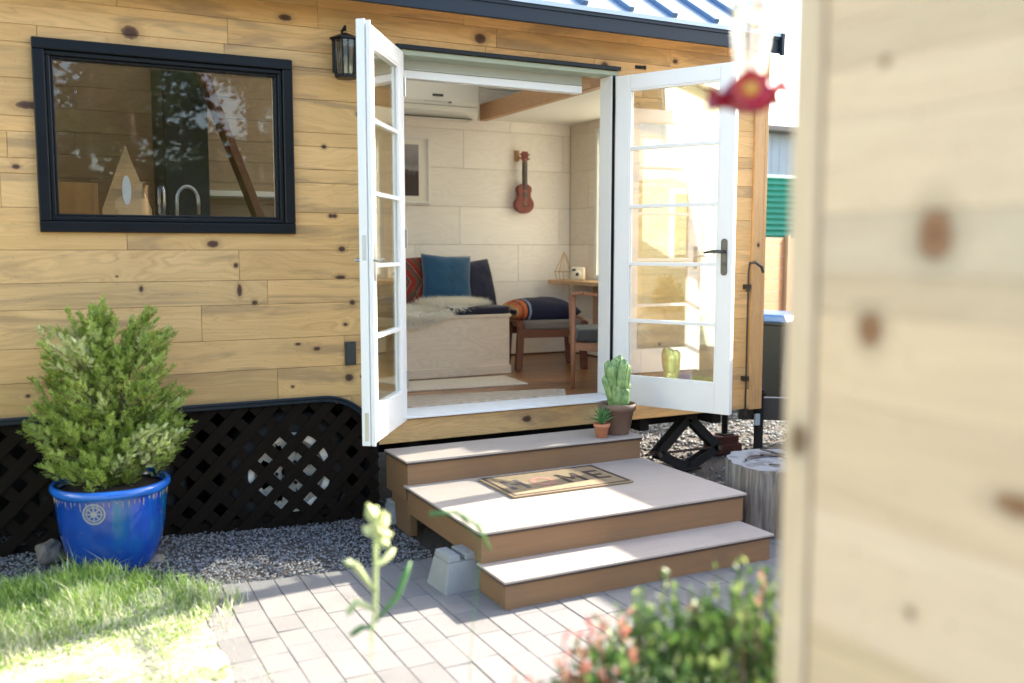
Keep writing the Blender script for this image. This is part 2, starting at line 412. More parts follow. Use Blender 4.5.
def leaf(name, cols, trans=.35, rough=.5):
    t = NT(name); isl = t.n('ShaderNodeNewGeometry').outputs['Random Per Island']
    n = t.noise(t.obj(), 6, 2)
    f = t.math('ADD', t.math('MULTIPLY', isl, .7), t.math('MULTIPLY_ADD', n, .9, -.3), clamp=True)
    c = t.ramp(f, [(i/(len(cols)-1), k) for i, k in enumerate(cols)])
    p = t.n('ShaderNodeBsdfPrincipled', {'Base Color': c, 'Roughness': rough})
    tl = t.n('ShaderNodeBsdfTranslucent', {0: c})
    mx = t.n('ShaderNodeMixShader', {0: trans, 1: p.outputs[0], 2: tl.outputs[0]})
    o = t.n('ShaderNodeOutputMaterial'); t.t.links.new(mx.outputs[0], o.inputs[0]); return t.m
M['conifer'] = leaf('feathery_conifer_foliage', [(.14,.22,.04), (.34,.47,.09), (.52,.63,.17), (.68,.72,.32)], .5)
M['conifer_pale'] = leaf('pale_foliage', [(.50,.56,.22), (.68,.72,.36), (.80,.80,.52)], .4)
M['grass'] = leaf('lawn_blades', [(.10,.22,.03), (.22,.38,.06), (.38,.52,.14), (.60,.66,.32)], .45)
M['grass_pale'] = leaf('pale_blades', [(.50,.54,.30), (.66,.66,.46), (.76,.73,.58)], .3)
M['bushleaf'] = leaf('shrub_leaves', [(.012,.035,.012), (.035,.085,.02), (.10,.20,.04), (.42,.50,.18)], .3)
M['pinkleaf'] = leaf('pink_shoots', [(.34,.06,.05), (.52,.20,.16), (.55,.42,.26)], .35)
M['stalk'] = leaf('pale_green_stalk', [(.42,.52,.22), (.55,.62,.34), (.70,.74,.48)], .4)
M['treeleaf'] = leaf('garden_tree_leaves', [(.02,.06,.012), (.04,.10,.02), (.08,.16,.03)], .25)
def cactus():
    t = NT('ribbed_cactus_skin'); v = t.obj(); n = t.noise(v, 30, 3)
    c = t.mix(t.mr(n, .3, .7, 0, 1), (.07,.17,.045), (.30,.44,.17)); return t.out(c, .45, n, .3, .003)
M['cactus'] = cactus()
M['succ'] = leaf('succulent_leaves', [(.06,.18,.05), (.12,.28,.08)], .2)
def fur():
    t = NT('sheepskin_wool'); isl = t.n('ShaderNodeNewGeometry').outputs['Random Per Island']
    c = t.ramp(isl, [(0, (.86,.80,.68)), (1, (.96,.93,.85))])
    a = t.n('ShaderNodeBsdfDiffuse', {0: c}); b = t.n('ShaderNodeBsdfTranslucent', {0: c})
    mx = t.n('ShaderNodeMixShader', {0: .45, 1: a.outputs[0], 2: b.outputs[0]})
    o = t.n('ShaderNodeOutputMaterial'); t.t.links.new(mx.outputs[0], o.inputs[0]); return t.m
M['fur'] = fur()
def glaze():
    t = NT('cobalt_glaze'); v = t.obj()
    sp = t.n('ShaderNodeSeparateXYZ', {0: v}); n = t.noise(v, 9, 4, .6, .5)
    st = t.noise(t.n('ShaderNodeVectorMath', {0: v, 1: (14.0, 14.0, 2.5)}, operation='MULTIPLY').outputs[0], 1.0, 3)
    zf = t.mr(sp.outputs[2], .05, .36, 0, 1)
    c = t.mix(n, (.003,.025,.20), (.006,.07,.42))
    c = t.mix(t.math('MULTIPLY', t.mr(st, .5, .68, 0, 1, True), t.math('MULTIPLY', zf, .75)), c, (.01,.16,.22))
    c = t.mix(t.math('MULTIPLY', t.mr(t.noise(v, 26, 3), .62, .72, 0, .6), zf), c, (.16,.17,.28))
    return t.out(c, .13, n, .05, .002, Coat_Weight=.5, Coat_Roughness=.06)
M['glaze'] = glaze()
M['glaze_rim'] = plain('blue_glaze_rim', (.015,.13,.55), .15, .2, 12, .05, Coat_Weight=.5)
M['drip'] = plain('raw_clay_drip', (.36,.26,.18), .5, .2, 30, .2)
M['emblem'] = plain('clay_emblem', (.26,.27,.30), .4, .3, 60, .3)
def stump():
    t = NT('weathered_stump_side'); v = t.obj()
    n = t.noise(t.n('ShaderNodeVectorMath', {0: v, 1: (38.0, 38.0, 3.0)}, operation='MULTIPLY').outputs[0], 1.0, 4, .6); b = t.noise(v, 7, 3)
    c = t.ramp(n, [(.3, (.03,.027,.025)), (.45, (.13,.12,.11)), (.62, (.25,.24,.22)), (.8, (.20,.15,.10))]); c = t.mix(t.mr(b, .5, .7, 0, .4), c, (.16,.12,.08))
    return t.out(c, .9, n, .8, .01)
M['stump'] = stump()
def stumptop():
    t = NT('weathered_stump_top'); v = t.obj()
    l = t.n('ShaderNodeVectorMath', {0: v, 1: (1.0, 1.0, 0.0)}, operation='MULTIPLY').outputs[0]
    r = t.n('ShaderNodeVectorMath', {0: l}, operation='LENGTH').outputs['Value']
    a = t.noise(v, 9, 4, .6); rg = t.math('SINE', t.math('ADD', t.math('MULTIPLY', r, 420.0), t.math('MULTIPLY', a, 9.0)))
    c = t.mix(t.math('MULTIPLY_ADD', rg, .25, .4), (.22,.23,.24), (.36,.37,.37))
    c = t.mix(t.mr(a, .5, .62, 0, .75, True), c, (.13,.12,.12))
    return t.out(c, .85, a, .6, .01)
M['stumptop'] = stumptop()
def corr(name, c1, c2):
    t = NT(name); v = t.obj(); n = t.noise(v, 5, 3)
    return t.out(t.mix(n, c1, c2), .45, n, .1, .01)
M['greencorr'] = corr('green_corrugated_panel', (.02,.26,.17), (.04,.36,.24))
M['bluewall'] = corr('pale_blue_grey_board', (.34,.40,.44), (.44,.50,.54))
M['greywood'] = pine('old_grey_wood', (.16,.14,.12), (.28,.25,.21), 'xz', (), .3, .2)
def artm():
    t = NT('framed_photo_print'); v = t.obj(); z = t.n('ShaderNodeSeparateXYZ', {0: v}).outputs[2]
    n = t.noise(v, 14, 5, .65)
    f = t.math('ADD', t.mr(z, 1.92, 2.33, 0, 1), t.math('MULTIPLY_ADD', n, .3, -.15))
    c = t.ramp(f, [(0, (.05,.03,.035)), (.38, (.045,.03,.03)), (.46, (.08,.07,.07)), (.52, (.28,.28,.28)), (.62, (.20,.19,.20)), (1, (.36,.34,.35))])
    return t.out(c, .5)
M['art'] = artm()
M['uke'] = ply('red_mahogany', (.16,.03,.022), (.24,.055,.04), 'zx', 3)
M['ukedark'] = plain('dark_fretboard', (.035,.02,.016), .5)
def matm():
    t = NT('coir_mat'); v = t.obj(); n = t.noise(v, 300, 2, .8); b = t.noise(v, 12, 3)
    c = t.mix(t.mr(n, .3, .7, 0, 1), (.22,.155,.085), (.40,.30,.18)); c = t.mix(t.mr(b, .5, .8, 0, .3), c, (.18,.13,.08))
    return t.out(c, .95, n, 1.0, .006)
M['coir'] = matm()
M['matdark'] = fabric('dark_mat_paint', (.05,.03,.025), 0)
M['matpink'] = fabric('pink_mat_paint', (.42,.20,.15), 0)
M['mattext'] = fabric('faded_overlit_mat_paint', (.09,.075,.075), 0)  # faded grey; the sun's wash-out is put into this lettering colour

# ------------------------------------------------------------------ ground height
def gz(x, y):
    a = max(0.0, min(1.0, (1.5 - x) / 1.2)); b = max(0.0, min(1.0, (y - 3.6) / .7))
    a = a*a*(3-2*a); b = b*b*(3-2*b)
    return .05 * a * b

# ------------------------------------------------------------------ SETTING: ground, gravel, paving, grass
def build_ground():
    mb = MB()
    xs = [-60,-30,-15,-8,-5] + [-4 + i*.15 for i in range(72)] + [8,10,14,20,35,60]
    ys = [-60,-30,-15,-8,-4] + [-2 + i*.15 for i in range(74)] + [10,12,15,20,35,60]
    for y in ys:
        for x in xs:
            near = 1 if (-4 < x < 7 and -2 < y < 9.5) else 0
            mb.v.append((x, y, gz(x, y) - .012 + near*.007*noise.noise(Vector((x*3, y*3, 0)))))
    nx = len(xs)
    for j in range(len(ys)-1):
        for i in range(nx-1):
            mb.f.append((j*nx+i, j*nx+i+1, (j+1)*nx+i+1, (j+1)*nx+i)); mb.m.append(0)
    o = mb.build('ground', M['ground'], smooth=True); tag(o, kind='structure')
build_ground()

def edge_y(x):   # where the paving stops and the gravel begins
    return 4.06 + .02*math.sin(x*5)
def build_paving():
    mb = MB(); r = random.Random(3)
    W, L = .112, .224
    y = 1.2; row = 0
    # courses run away from the house (lines towards the depth direction), staggered
    x = -.9
    while x < 5.2:
        yy = .6 + (row % 3) * .09
        while yy < 4.02:
            ln = r.choice((L, L, L*.66))
            y0, y1 = yy, min(yy+ln, 4.05)
            yy += ln
            if yy < 4.05 and 4.05 - yy < .07: y1 = 4.05; yy = 9
            if y1 - y0 < .03: continue
            if x < .34 and y0 > 2.2: continue
            if x < -.1: continue
            dz = r.uniform(-.0012, .0012); tx = r.uniform(-.001, .001)
            z1 = .018 + dz
            g = .0014
            vs = [(x+g,y0+g,-.03),(x+W-g,y0+g,-.03),(x+W-g,y1-g,-.03),(x+g,y1-g,-.03),
                  (x+g,y0+g,z1-tx),(x+W-g,y0+g,z1+tx),(x+W-g,y1-g,z1+tx),(x+g,y1-g,z1-tx)]
            vs = [(a, b, c+gz(a, b)) for a, b, c in vs]
            mb.add(vs, [(4,5,6,7),(0,1,5,4),(1,2,6,5),(2,3,7,6),(3,0,4,7)])
        x += W; row += 1
    sb = MB(); sb.box(.36, 5.2, .6, 4.04, -.02, .0115); tag(sb.build('sand_bed', M['sand']), kind='structure')
    o = mb.build('paving', M['paver'], bevel=.0016, seg=1); tag(o, kind='structure')
build_paving()

def ico():
    bm = bmesh.new(); bmesh.ops.create_icosphere(bm, subdivisions=1, radius=1)
    v = [x.co.copy() for x in bm.verts]; f = [tuple(q.index for q in x.verts) for x in bm.faces]; bm.free(); return v, f
ICO = ico()
def build_gravel():
    mb = MB(); r = random.Random(5)
    def stone(x, y, s, z=None):
        sx, sy, sz = s*r.uniform(.7,1.3), s*r.uniform(.7,1.3), s*r.uniform(.45,.9)
        a = r.uniform(0, 6.28); ca, sa = math.cos(a), math.sin(a)
        z0 = (gz(x, y) if z is None else z) + sz*.25 - .006
        vs = []
        for v in ICO[0]:
            k = r.uniform(.75, 1.1)
            X, Y, Z = v.x*sx*k, v.y*sy*k, v.z*sz*k
            vs.append((x + X*ca - Y*sa, y + X*sa + Y*ca, z0 + Z))
        mb.add(vs, ICO[1])
    for i in range(26000):
        x = r.uniform(-.9, 3.0); y = r.uniform(4.02, 5.25)
        if x > 1.7 and x < 3.0 and y < 4.9: continue
        stone(x, y, r.choice((.004,.005,.006,.008,.006)))
    for i in range(9000):
        x = r.uniform(2.9, 7.0); y = r.uniform(5.35, 9.5); stone(x, y, r.choice((.009,.012,.016,.02)))
    for i in range(900):
        x = r.uniform(.4, 3.4); y = r.gauss(4.02, .04); stone(x, y, .005, gz(x, y)+.01)
    for i in range(700):
        x = r.uniform(3.0, 4.6); y = r.uniform(3.2, 5.4); stone(x, y, r.choice((.006,.009,.012)))
    o = mb.build('gravel', M['gravel']); tag(o, 'grey crushed gravel strip along the foot of the house', 'gravel', kind='stuff')
build_gravel()

def build_pale_lawn():  # lawn floor sheet, paler than the soil around it
    mb = MB(); nx, ny = 40, 44
    for j in range(ny+1):
        for i in range(nx+1):
            y = 1.8 + 2.3*j/ny; xe = .56 + .10*noise.noise(Vector((5, y*5, 1))); x = -1.6 + (xe+1.6)*i/nx
            mb.v.append((x, y, gz(x, y) + (.002 if x < .3 else .002 + .022*min(1, (x-.3)/.06)) + .004*noise.noise(Vector((x*9, y*9, 0)))))
    for j in range(ny):
        for i in range(nx): mb.f.append((j*(nx+1)+i, j*(nx+1)+i+1, (j+1)*(nx+1)+i+1, (j+1)*(nx+1)+i)); mb.m.append(0)
    t = NT('pale_lawn_floor'); v = t.obj(); n = t.noise(v, 70, 4, .7); n2 = t.noise(v, 5, 4)
    c = t.mix(t.mr(n, .35, .65, 0, 1), (.30,.30,.20), (.52,.49,.38)); c = t.mix(t.mr(n2, .45, .65, 0, .7, True), c, (.16,.20,.07))
    o = mb.build('pale_lawn', t.out(c, .95, n, .9, .01), smooth=True); tag(o, kind='structure')
build_pale_lawn()
def build_grass():
    r = random.Random(8)
    g = MB()
    def blade(x, y, h, w, mi):
        z = gz(x, y) - .005 + .020*max(0, min(1, (x-.30)/.06)); a = r.uniform(0, 6.28); lean = r.uniform(.1, .9)*h
        dx, dy = math.cos(a), math.sin(a); px_, py_ = -dy*w, dx*w
        p1 = (x+dx*lean*.35, y+dy*lean*.35, z+h*.6); p2 = (x+dx*lean, y+dy*lean, z+h*r.uniform(.8, 1))
        g.add([(x-px_, y-py_, z), (x+px_, y+py_, z), (p1[0]+px_*.8, p1[1]+py_*.8, p1[2]), (p1[0]-px_*.8, p1[1]-py_*.8, p1[2]), p2], [(0,1,2,3), (3,2,4)], mi)
    n = 0
    while n < 80000:
        x = r.uniform(-1.4, .95); y = r.uniform(2.2, 4.62)
        ed = .53 + .12*noise.noise(Vector((x*2, y*4, 1))) + .12*math.exp(-((y-3.95)/.22)**2)
        top = 4.42 + .07*noise.noise(Vector((x*5, 3, 2)))
        if x > .2: top = 4.42 - (x-.2)*1.1
        if x > ed or y > top: 
            if not (x < ed+.15 and y < top+.08 and r.random() < .14): continue
        cl = noise.noise(Vector((x*4, y*4, 5)))
        far = max(0, min(1, (y-3.55)/.55))
        if r.random() > .45 + .6*far + .5*cl: 
            n += 1; continue
        h = (.014 + .055*far) * (1 + .9*cl) * r.uniform(.6, 1.25)
        if r.random() < .02*far: h *= 1.8
        pale_share = .10 + .72*(1-far)**.7  # pale blades grow more frequent towards the near end
        blade(x, y, max(h, .01), r.uniform(.0012, .0028), 1 if r.random() < pale_share else 0)
        n += 1
    # clover-like round leaves
    for i in range(9000):
        x = r.uniform(-1.2, .9); y = r.uniform(2.5, 4.3)
        ed = .56 + .12*noise.noise(Vector((x*2, y*4, 1)))
        if x > ed or noise.noise(Vector((x*6, y*6, 9))) < (.05 if y < 3.7 else -.1): continue
        z = gz(x, y) + r.uniform(.008, .03) + (.015 if x > .36 else 0); s = r.uniform(.004, .008); a = r.uniform(0, 6.28)
        vs = []
        tl = r.uniform(-.4, .4); 
        for k in range(5):
            q = a + k*1.2566; vs.append((x+s*math.cos(q), y+s*math.sin(q), z+tl*s*math.cos(q)))
        g.add(vs, [(0,1,2,3,4)], 0)
    o = g.build('grass', [M['grass'], M['grass_pale']]); tag(o, 'sunlit lawn grass with clover beside the paving', 'grass', kind='stuff')
build_grass()

# ------------------------------------------------------------------ HOUSE
YF = 4.904                       # face of the siding
house = empty('tiny_house', (0, 0, 0))
tag(house, 'knotty pine tiny house on wheels with open white french doors and metal roof', 'tiny house')
WX0, WX1, WZ0, WZ1 = .125, 1.16, 1.64, 2.37      # kitchen window hole
DX0, DX1, DZ0, DZ1 = 1.80, 3.235, .40, 2.585     # door hole
XL, XR = -2.4, 4.40

def zbot(x):      # lower edge of the siding: fender over the wheels
    if x > 1.66: return .40
    if x > 1.36:
        t = (x-1.36)/.30; return .685 - .285*(1-math.sqrt(max(0, 1-t*t)))
    return .685
def build_siding():
    r = random.Random(21)
    zs = [.40,.545,.69,.86,1.02,1.20,1.325,1.48,1.675,1.83,1.90,2.02,2.09,2.26,2.42,2.50,2.625,2.73,2.87]
    mb = MB(); g = .0008
    for i in range(len(zs)-1):
        z0, z1 = zs[i]+g, zs[i+1]-g
        ivs = [(XL, XR-.075)]
        def cut(ivs, a, b):
            o = []
            for p, q in ivs:
                if b <= p or a >= q: o.append((p, q)); continue
                if p < a: o.append((p, a))
                if q > b: o.append((b, q))
            return o
        # boards wholly or partly overlapped by holes: split height-wise where the hole begins
        levels = sorted(set([z0, z1] + [z for z in (WZ0-.03, WZ1+.03, DZ1, .47) if z0+.004 < z < z1-.004]))
        joints = []
        x = XL
        while x < XR: joints.append(x); x += r.choice((.6,.9,1.2,1.5))*r.uniform(.8,1.15)
        joints.append(XR)
        dy = [r.uniform(-.0012, .0012) for _ in joints]
        for a, b in zip(levels[:-1], levels[1:]):
            mid = (a+b)/2; iv = [(XL, XR-.085)]
            if WZ0-.03 < mid < WZ1+.03: iv = cut(iv, WX0-.03, WX1+.03)
            if mid < DZ1 and mid > .54: iv = cut(iv, DX0, DX1)
            for p, q in iv:
                for k in range(len(joints)-1):
                    s, e = max(p, joints[k]+g), min(q, joints[k+1]-g)
                    if e - s < .01: continue
                    # fender cut
                    if b <= .70 and s < 1.72:
                        if b <= zbot(s)+.002 and b <= zbot(min(e, 1.3))+.002 and e < 1.36: continue
                        # polygonal strip over the arch
                        xs = [s + (e-s)*j/24 for j in range(25)]
                        top, bot = [], []
                        for xx in xs:
                            lo = max(a, zbot(xx))
                            if lo < b - .001: top.append((xx, b)); bot.append((xx, lo))
                        if len(top) < 2: continue
                        pts = bot + top[::-1]
                        mb.prism(pts, lambda u, v, t: (u, t, v), YF+dy[k], YF+.018)
                        continue
                    mb.box(s, e, YF+dy[k], YF+.018, a, b)
    o = mb.build('siding', M['siding'], house, bevel=.0015, seg=2); fixn(o)
    # back-up wall behind the boards
    w = MB(); y0, y1 = YF+.020, YF+.10
    def slab(x0, x1, z0, z1): w.box(x0, x1, y0, y1, z0, z1)
    slab(XL, WX0, .70, 2.87); slab(WX0, WX1, .70, WZ0); slab(WX0, WX1, WZ1, 2.87); slab(WX1, 1.36, .70, 2.87)
    slab(1.36, DX0, .70, 2.87); slab(DX0, DX1, 2.60, 2.87); slab(DX1, XR, .42, 2.87); slab(1.62, DX1, .42, .50)
    w.build('wall_sheathing', M['sheath'], house)
build_siding()

# corner board, sill beam
c = MB(); c.box(XR-.083, XR+.002, YF-.016, YF+.016, .395, 2.80); c.build('corner_board', M['trim'], house, bevel=.003)
c = MB(); c.box(XR+.004, XR+.03, YF-.016, YF+.14, .395, 2.80); c.build('corner_board', M['trim'], house, bevel=.003)
# end wall (right) with a window hole: boards in y
EW = (5.55, 6.80, 1.23, 2.49)
def build_end():
    w = MB(); r = random.Random(4)
    z = .42
    while z < 2.86:
        z1 = min(z+.14, 2.87)
        for (p, q) in ((5.05, EW[0]), (EW[0], EW[1]), (EW[1], 7.32)):
            if p == EW[0] and z1 > EW[2] and z < EW[3]: continue
            w.box(XR-.02, XR, p, q, z+.001, z1-.001)
        z = z1
    # gable
    w.prism([(4.95, 2.88), (7.32, 2.88), (6.13, 3.62)], lambda u, v, t: (t, u, v), XR-.02, XR)
    o = w.build('end_wall', M['cream_board'], house, bevel=.0015); fixn(o)
    w = MB()
    for (p, q, a, b) in ((5.02, EW[0], .5, 2.87), (EW[1], 7.2, .5, 2.87), (EW[0], EW[1], .5, EW[2]), (EW[0], EW[1], EW[3], 2.87)):
        w.box(4.29, XR-.025, p, q, a, b)
    w.build('end_wall_core', M['sheath'], house)
    f = MB(); e = .04
    f.box(4.262, XR+.02, EW[0], EW[0]+e, EW[2], EW[3]); f.box(4.262, XR+.02, EW[1]-e, EW[1], EW[2], EW[3])
    f.box(4.262, XR+.02, EW[0]+e, EW[1]-e, EW[2], EW[2]+e); f.box(4.262, XR+.02, EW[0]+e, EW[1]-e, EW[3]-e, EW[3])
    wn = f.build('window', M['white'], house, bevel=.003)
    tag(wn, 'white end window with its blind pulled down')
    p = MB(); p.box(4.36, 4.364, EW[0]+e, EW[1]-e, EW[2]+e, EW[3]-e); p.build('pane', M['glass'], wn)
    p = MB(); p.box(4.285, 4.287, EW[0]+e, EW[1]-e, EW[2]+e, EW[3]-e); p.build('blind', M['shade'], wn)
build_end()

# interior shell -----------------------------------------------------------
def panels(mb, u0, u1, v0, v1, fn, h=.31, w=.62, r=None, holes=()):
    v = v0; row = 0
    while v < v1 - .01:
        vv = min(v+h, v1); u = u0 - (row % 2)*w*.5 - r.uniform(0, .1); row += 1
        while u < u1:
            a, b = max(u, u0), min(u+w, u1); u += w
            if b-a < .02: continue
            cells = [(a, b, v, vv)]
            for (hu0, hu1, hv0, hv1) in holes:
                nc = []
                for (p, q, s, t) in cells:
                    if q <= hu0 or p >= hu1 or t <= hv0 or s >= hv1: nc.append((p, q, s, t)); continue
                    if p < hu0: nc.append((p, hu0, s, t)); p = hu0
                    if q > hu1: nc.append((hu1, q, s, t)); q = hu1
                    if s < hv0: nc.append((p, q, s, hv0)); s = hv0
                    if t > hv1: nc.append((p, q, hv1, t))
                cells = nc
            for (p, q, s, t) in cells: fn(mb, p+.0012, q-.0012, s+.0012, t-.0012)
        v = vv
rr = random.Random(9)
BW = (1.95, 2.62, 1.15, 2.60)       # back wall window, unseen behind the left jamb, added to light the room
w = MB(); panels(w, 1.86, 4.262, .58, 3.4, lambda m, a, b, c, d: m.box(a, b, 7.20, 7.215, c, d), .315, .95, rr, (BW,))
w.build('interior_back_wall', M['ply'], house, bevel=.0015)
w = MB(); panels(w, XL, 1.86, .58, 3.4, lambda m, a, b, c, d: m.box(a, b, 7.20, 7.215, c, d), .155, 1.4, rr)
w.build('kitchen_back_wall', M['kitchen_wall'], house, bevel=.0015)
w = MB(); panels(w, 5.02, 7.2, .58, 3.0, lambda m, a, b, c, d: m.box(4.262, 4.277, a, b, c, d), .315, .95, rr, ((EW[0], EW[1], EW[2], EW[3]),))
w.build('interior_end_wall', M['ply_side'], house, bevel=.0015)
w = MB()
for (a, b, c, d) in ((XL, BW[0], .4, 3.5), (BW[1], XR, .4, 2.87), (BW[0], BW[1], .4, BW[2]), (BW[0], BW[1], BW[3], 2.87)): w.box(a, b, 7.22, 7.32, c, min(d, 2.87))
w.build('outer_back_wall', M['sheath'], house)
LW = (5.35, 6.85, 1.2, 2.5)
for (nm_, xa, xb, mm_, zz) in (('outer_end_wall', XL-.02, XL, M['sheath'], 2.87), ('kitchen_end_wall', XL+.005, XL+.02, M['kitchen_wall'], 3.0)):
    w = MB(); w.box(xa, xb, YF+.1, LW[0], .4, zz); w.box(xa, xb, LW[1], 7.2, .4, zz); w.box(xa, xb, LW[0], LW[1], .4, LW[2]); w.box(xa, xb, LW[0], LW[1], LW[3], zz)
    w.build(nm_, mm_, house)
w = MB(); e = .04
w.box(XL-.03, XL+.03, LW[0], LW[0]+e, LW[2], LW[3]); w.box(XL-.03, XL+.03, LW[1]-e, LW[1], LW[2], LW[3]); w.box(XL-.03, XL+.03, LW[0]+e, LW[1]-e, LW[2], LW[2]+e); w.box(XL-.03, XL+.03, LW[0]+e, LW[1]-e, LW[3]-e, LW[3])
lw_ = w.build('window', M['white'], house, bevel=.002)  # left end window, out of view, added to let in more daylight
p = MB(); p.box(XL-.002, XL+.002, LW[0]+e, LW[1]-e, LW[2]+e, LW[3]-e); p.build('pane', M['glass'], lw_)
w = MB(); e = .04
w.box(BW[0], BW[0]+e, 7.18, 7.33, BW[2], BW[3]); w.box(BW[1]-e, BW[1], 7.18, 7.33, BW[2], BW[3]); w.box(BW[0]+e, BW[1]-e, 7.18, 7.33, BW[2], BW[2]+e); w.box(BW[0]+e, BW[1]-e, 7.18, 7.33, BW[3]-e, BW[3])
bw = w.build('window', M['white'], house, bevel=.002)  # unseen extra window, only a source of daylight for the room
p = MB(); p.box(BW[0]+e, BW[1]-e, 7.27, 7.274, BW[2]+e, BW[3]-e); p.build('pane', M['glass'], bw)
# inner face of the front wall
w = MB(); yi0, yi1 = YF+.102, YF+.115
for (a, b, c, d) in ((XL, WX0, .70, 3.0), (WX0, WX1, .70, WZ0), (WX0, WX1, WZ1, 3.0), (WX1, DX0-.15, .70, 3.0), (DX0, DX1, 2.60, 3.0), (DX1, 4.26, .58, 3.0)): w.box(a+.001, b-.001, yi0, yi1, c, d)
w.build('interior_front_wall', M['ply'], house)
# floor
w = MB(); r = random.Random(2); y = 5.0
while y < 7.2:
    x = XL - r.uniform(0, .5)
    while x < 4.26:
        L = r.uniform(.5, 1.1); a, b = max(x, XL), min(x+L, 4.26)
        if b-a > .02 and not (y < 5.45 and a < 1.6): w.box(a+.0006, b-.0006, y+.0006, min(y+.085, 7.2)-.0006, .545, .568)
        x += L
    y += .085
w.build('floor_boards', M['floor'], house, bevel=.0012)
w = MB(); w.box(1.69, XR-.03, YF+.03, 5.5, .41, .53); w.box(XL, XR-.03, 5.505, 7.3, .41, .53); w.build('trailer_deck', M['void'], house)
# trim beam under the threshold
w = MB(); w.box(1.62, 4.315, YF-.022, YF-.003, .405, .533)
w.build('sill_board', M['siding'], house, bevel=.004)
# ceilings and beam
t32 = math.tan(R(32))
w = MB()
SK = (.3, 3.3, 6.25, 7.05)  # rear skylight hole, out of view, added to brighten the room
def rear(mb, za, zb, x0, x1, ya, yb):
    f = lambda y: 2.80 + t32*(7.22-y)
    mb.prism([(yb, f(yb)+za), (yb, f(yb)+zb), (ya, f(ya)+zb), (ya, f(ya)+za)], lambda u, v, t: (t, u, v), x0, x1)
FK_ = (.3, 3.3, 5.20, 6.02)  # front skylight hole, likewise added for interior light and never seen
def frontc(mb, za, zb, x0, x1, ya, yb):
    f = lambda y: 2.80 + t32*(y-YF-.1)
    mb.prism([(ya, f(ya)+za), (yb, f(yb)+za), (yb, f(yb)+zb), (ya, f(ya)+zb)], lambda u, v, t: (t, u, v), x0, x1)
frontc(w, 0, .03, XL, FK_[0], YF+.1, 6.12); frontc(w, 0, .03, FK_[1], 4.27, YF+.1, 6.12); frontc(w, 0, .03, FK_[0], FK_[1], YF+.1, FK_[2]); frontc(w, 0, .03, FK_[0], FK_[1], FK_[3], 6.12)
rear(w, 0, .03, XL, SK[0], 6.13, 7.22); rear(w, 0, .03, SK[1], 4.27, 6.13, 7.22); rear(w, 0, .03, SK[0], SK[1], 6.13, SK[2]); rear(w, 0, .03, SK[0], SK[1], SK[3], 7.22)
fixn(w.build('ceiling', M['ceiling'], house))
w = MB(); w.box(3.445, 4.262, YF+.116, 7.2, 2.562, 2.60); w.build('loft_floor', M['ceiling'], house)
w = MB(); w.box(3.385, 3.443, YF+.116, 7.2, 2.55, 2.685); w.build('ceiling_beam', M['wood_warm'], house, bevel=.003)

# roof --------------------------------------------------------------------
RX0, RX1, RY0, RZ0 = -2.6, 4.31, 4.645, 2.825
def rp(x, s, dz=0):      # point on the front slope at horizontal run s from the eave
    return (x, RY0+s, RZ0+s*t32+dz)
w = MB(); S = 1.49
def front_roof(mb, x0, x1, s0, s1, za=.004, zb=.028):
    mb.prism([(RY0+s0, RZ0+s0*t32+za), (RY0+s1, RZ0+s1*t32+za), (RY0+s1, RZ0+s1*t32+zb), (RY0+s0, RZ0+s0*t32+zb)], lambda u, v, t: (t, u, v), x0, x1)
p0, p1 = FK_[2]-RY0, FK_[3]-RY0
front_roof(w, RX0, FK_[0], -.02, S); front_roof(w, FK_[1], RX1, -.02, S); front_roof(w, FK_[0], FK_[1], -.02, p0); front_roof(w, FK_[0], FK_[1], p1, S)
ry, rz = RY0+S, RZ0+S*t32
def rear_roof(mb, x0, x1, s0, s1, za=.004, zb=.028):
    f = lambda q: rz - q*t32
    mb.prism([(ry+s1, f(s1)+za), (ry+s1, f(s1)+zb), (ry+s0, f(s0)+zb), (ry+s0, f(s0)+za)], lambda u, v, t: (t, u, v), x0, x1)
q0, q1 = SK[2]-ry, SK[3]-ry
rear_roof(w, RX0, SK[0], 0, S); rear_roof(w, SK[1], RX1, 0, S); rear_roof(w, SK[0], SK[1], 0, q0); rear_roof(w, SK[0], SK[1], q1, S)
x = 3.452 - 19*.31
while x < RX1:
    for (sa, sb) in (((-.015, p0-.02), (p1+.02, S)) if FK_[0] < x < FK_[1] else ((-.015, S),)):
        a, b = Vector(rp(x, sa, .04)), Vector(rp(x, sb, .04))
        w.bar(a, b, .036, .034, (0, -math.sin(R(32)), math.cos(R(32))), mi=1)
    x += .31
roof = fixn(w.build('roof', [M['roof'], M['roofrib']], house))
w = MB(); front_roof(w, FK_[0], FK_[1], p0, p1, .03, .034); fixn(w.build('added_skylight', M['glass'], roof))
w = MB(); frontc(w, .02, .022, FK_[0]+.002, FK_[1]-.002, FK_[2]+.002, FK_[3]-.002); fixn(w.build('added_skylight_blind', M['shade'], roof))
w = MB(); rear_roof(w, SK[0], SK[1], q0, q1, .03, .034); sky_l = fixn(w.build('added_skylight', M['glass'], roof))
w = MB(); rear(w, .02, .022, SK[0]+.002, SK[1]-.002, SK[2]+.002, SK[3]-.002); fixn(w.build('added_skylight_blind', M['shade'], roof))
w = MB(); w.box(RX0, RX1-.01, RY0-.005, RY0+.02, RZ0-.105, RZ0-.004); w.box(RX1-.035, RX1-.01, RY0-.03, RY0-.006, RZ0-.12, RZ0+.015)
w.box(RX0, RX1-.012, RY0-.012, RY0-.0055, RZ0-.03, RZ0+.012)
w.build('fascia', M['fascia'], roof, bevel=.003)
w = MB(); w.box(RX0, RX1-.02, RY0+.022, YF-.004, RZ0-.012, RZ0+.002); w.build('soffit', M['trim'], roof)
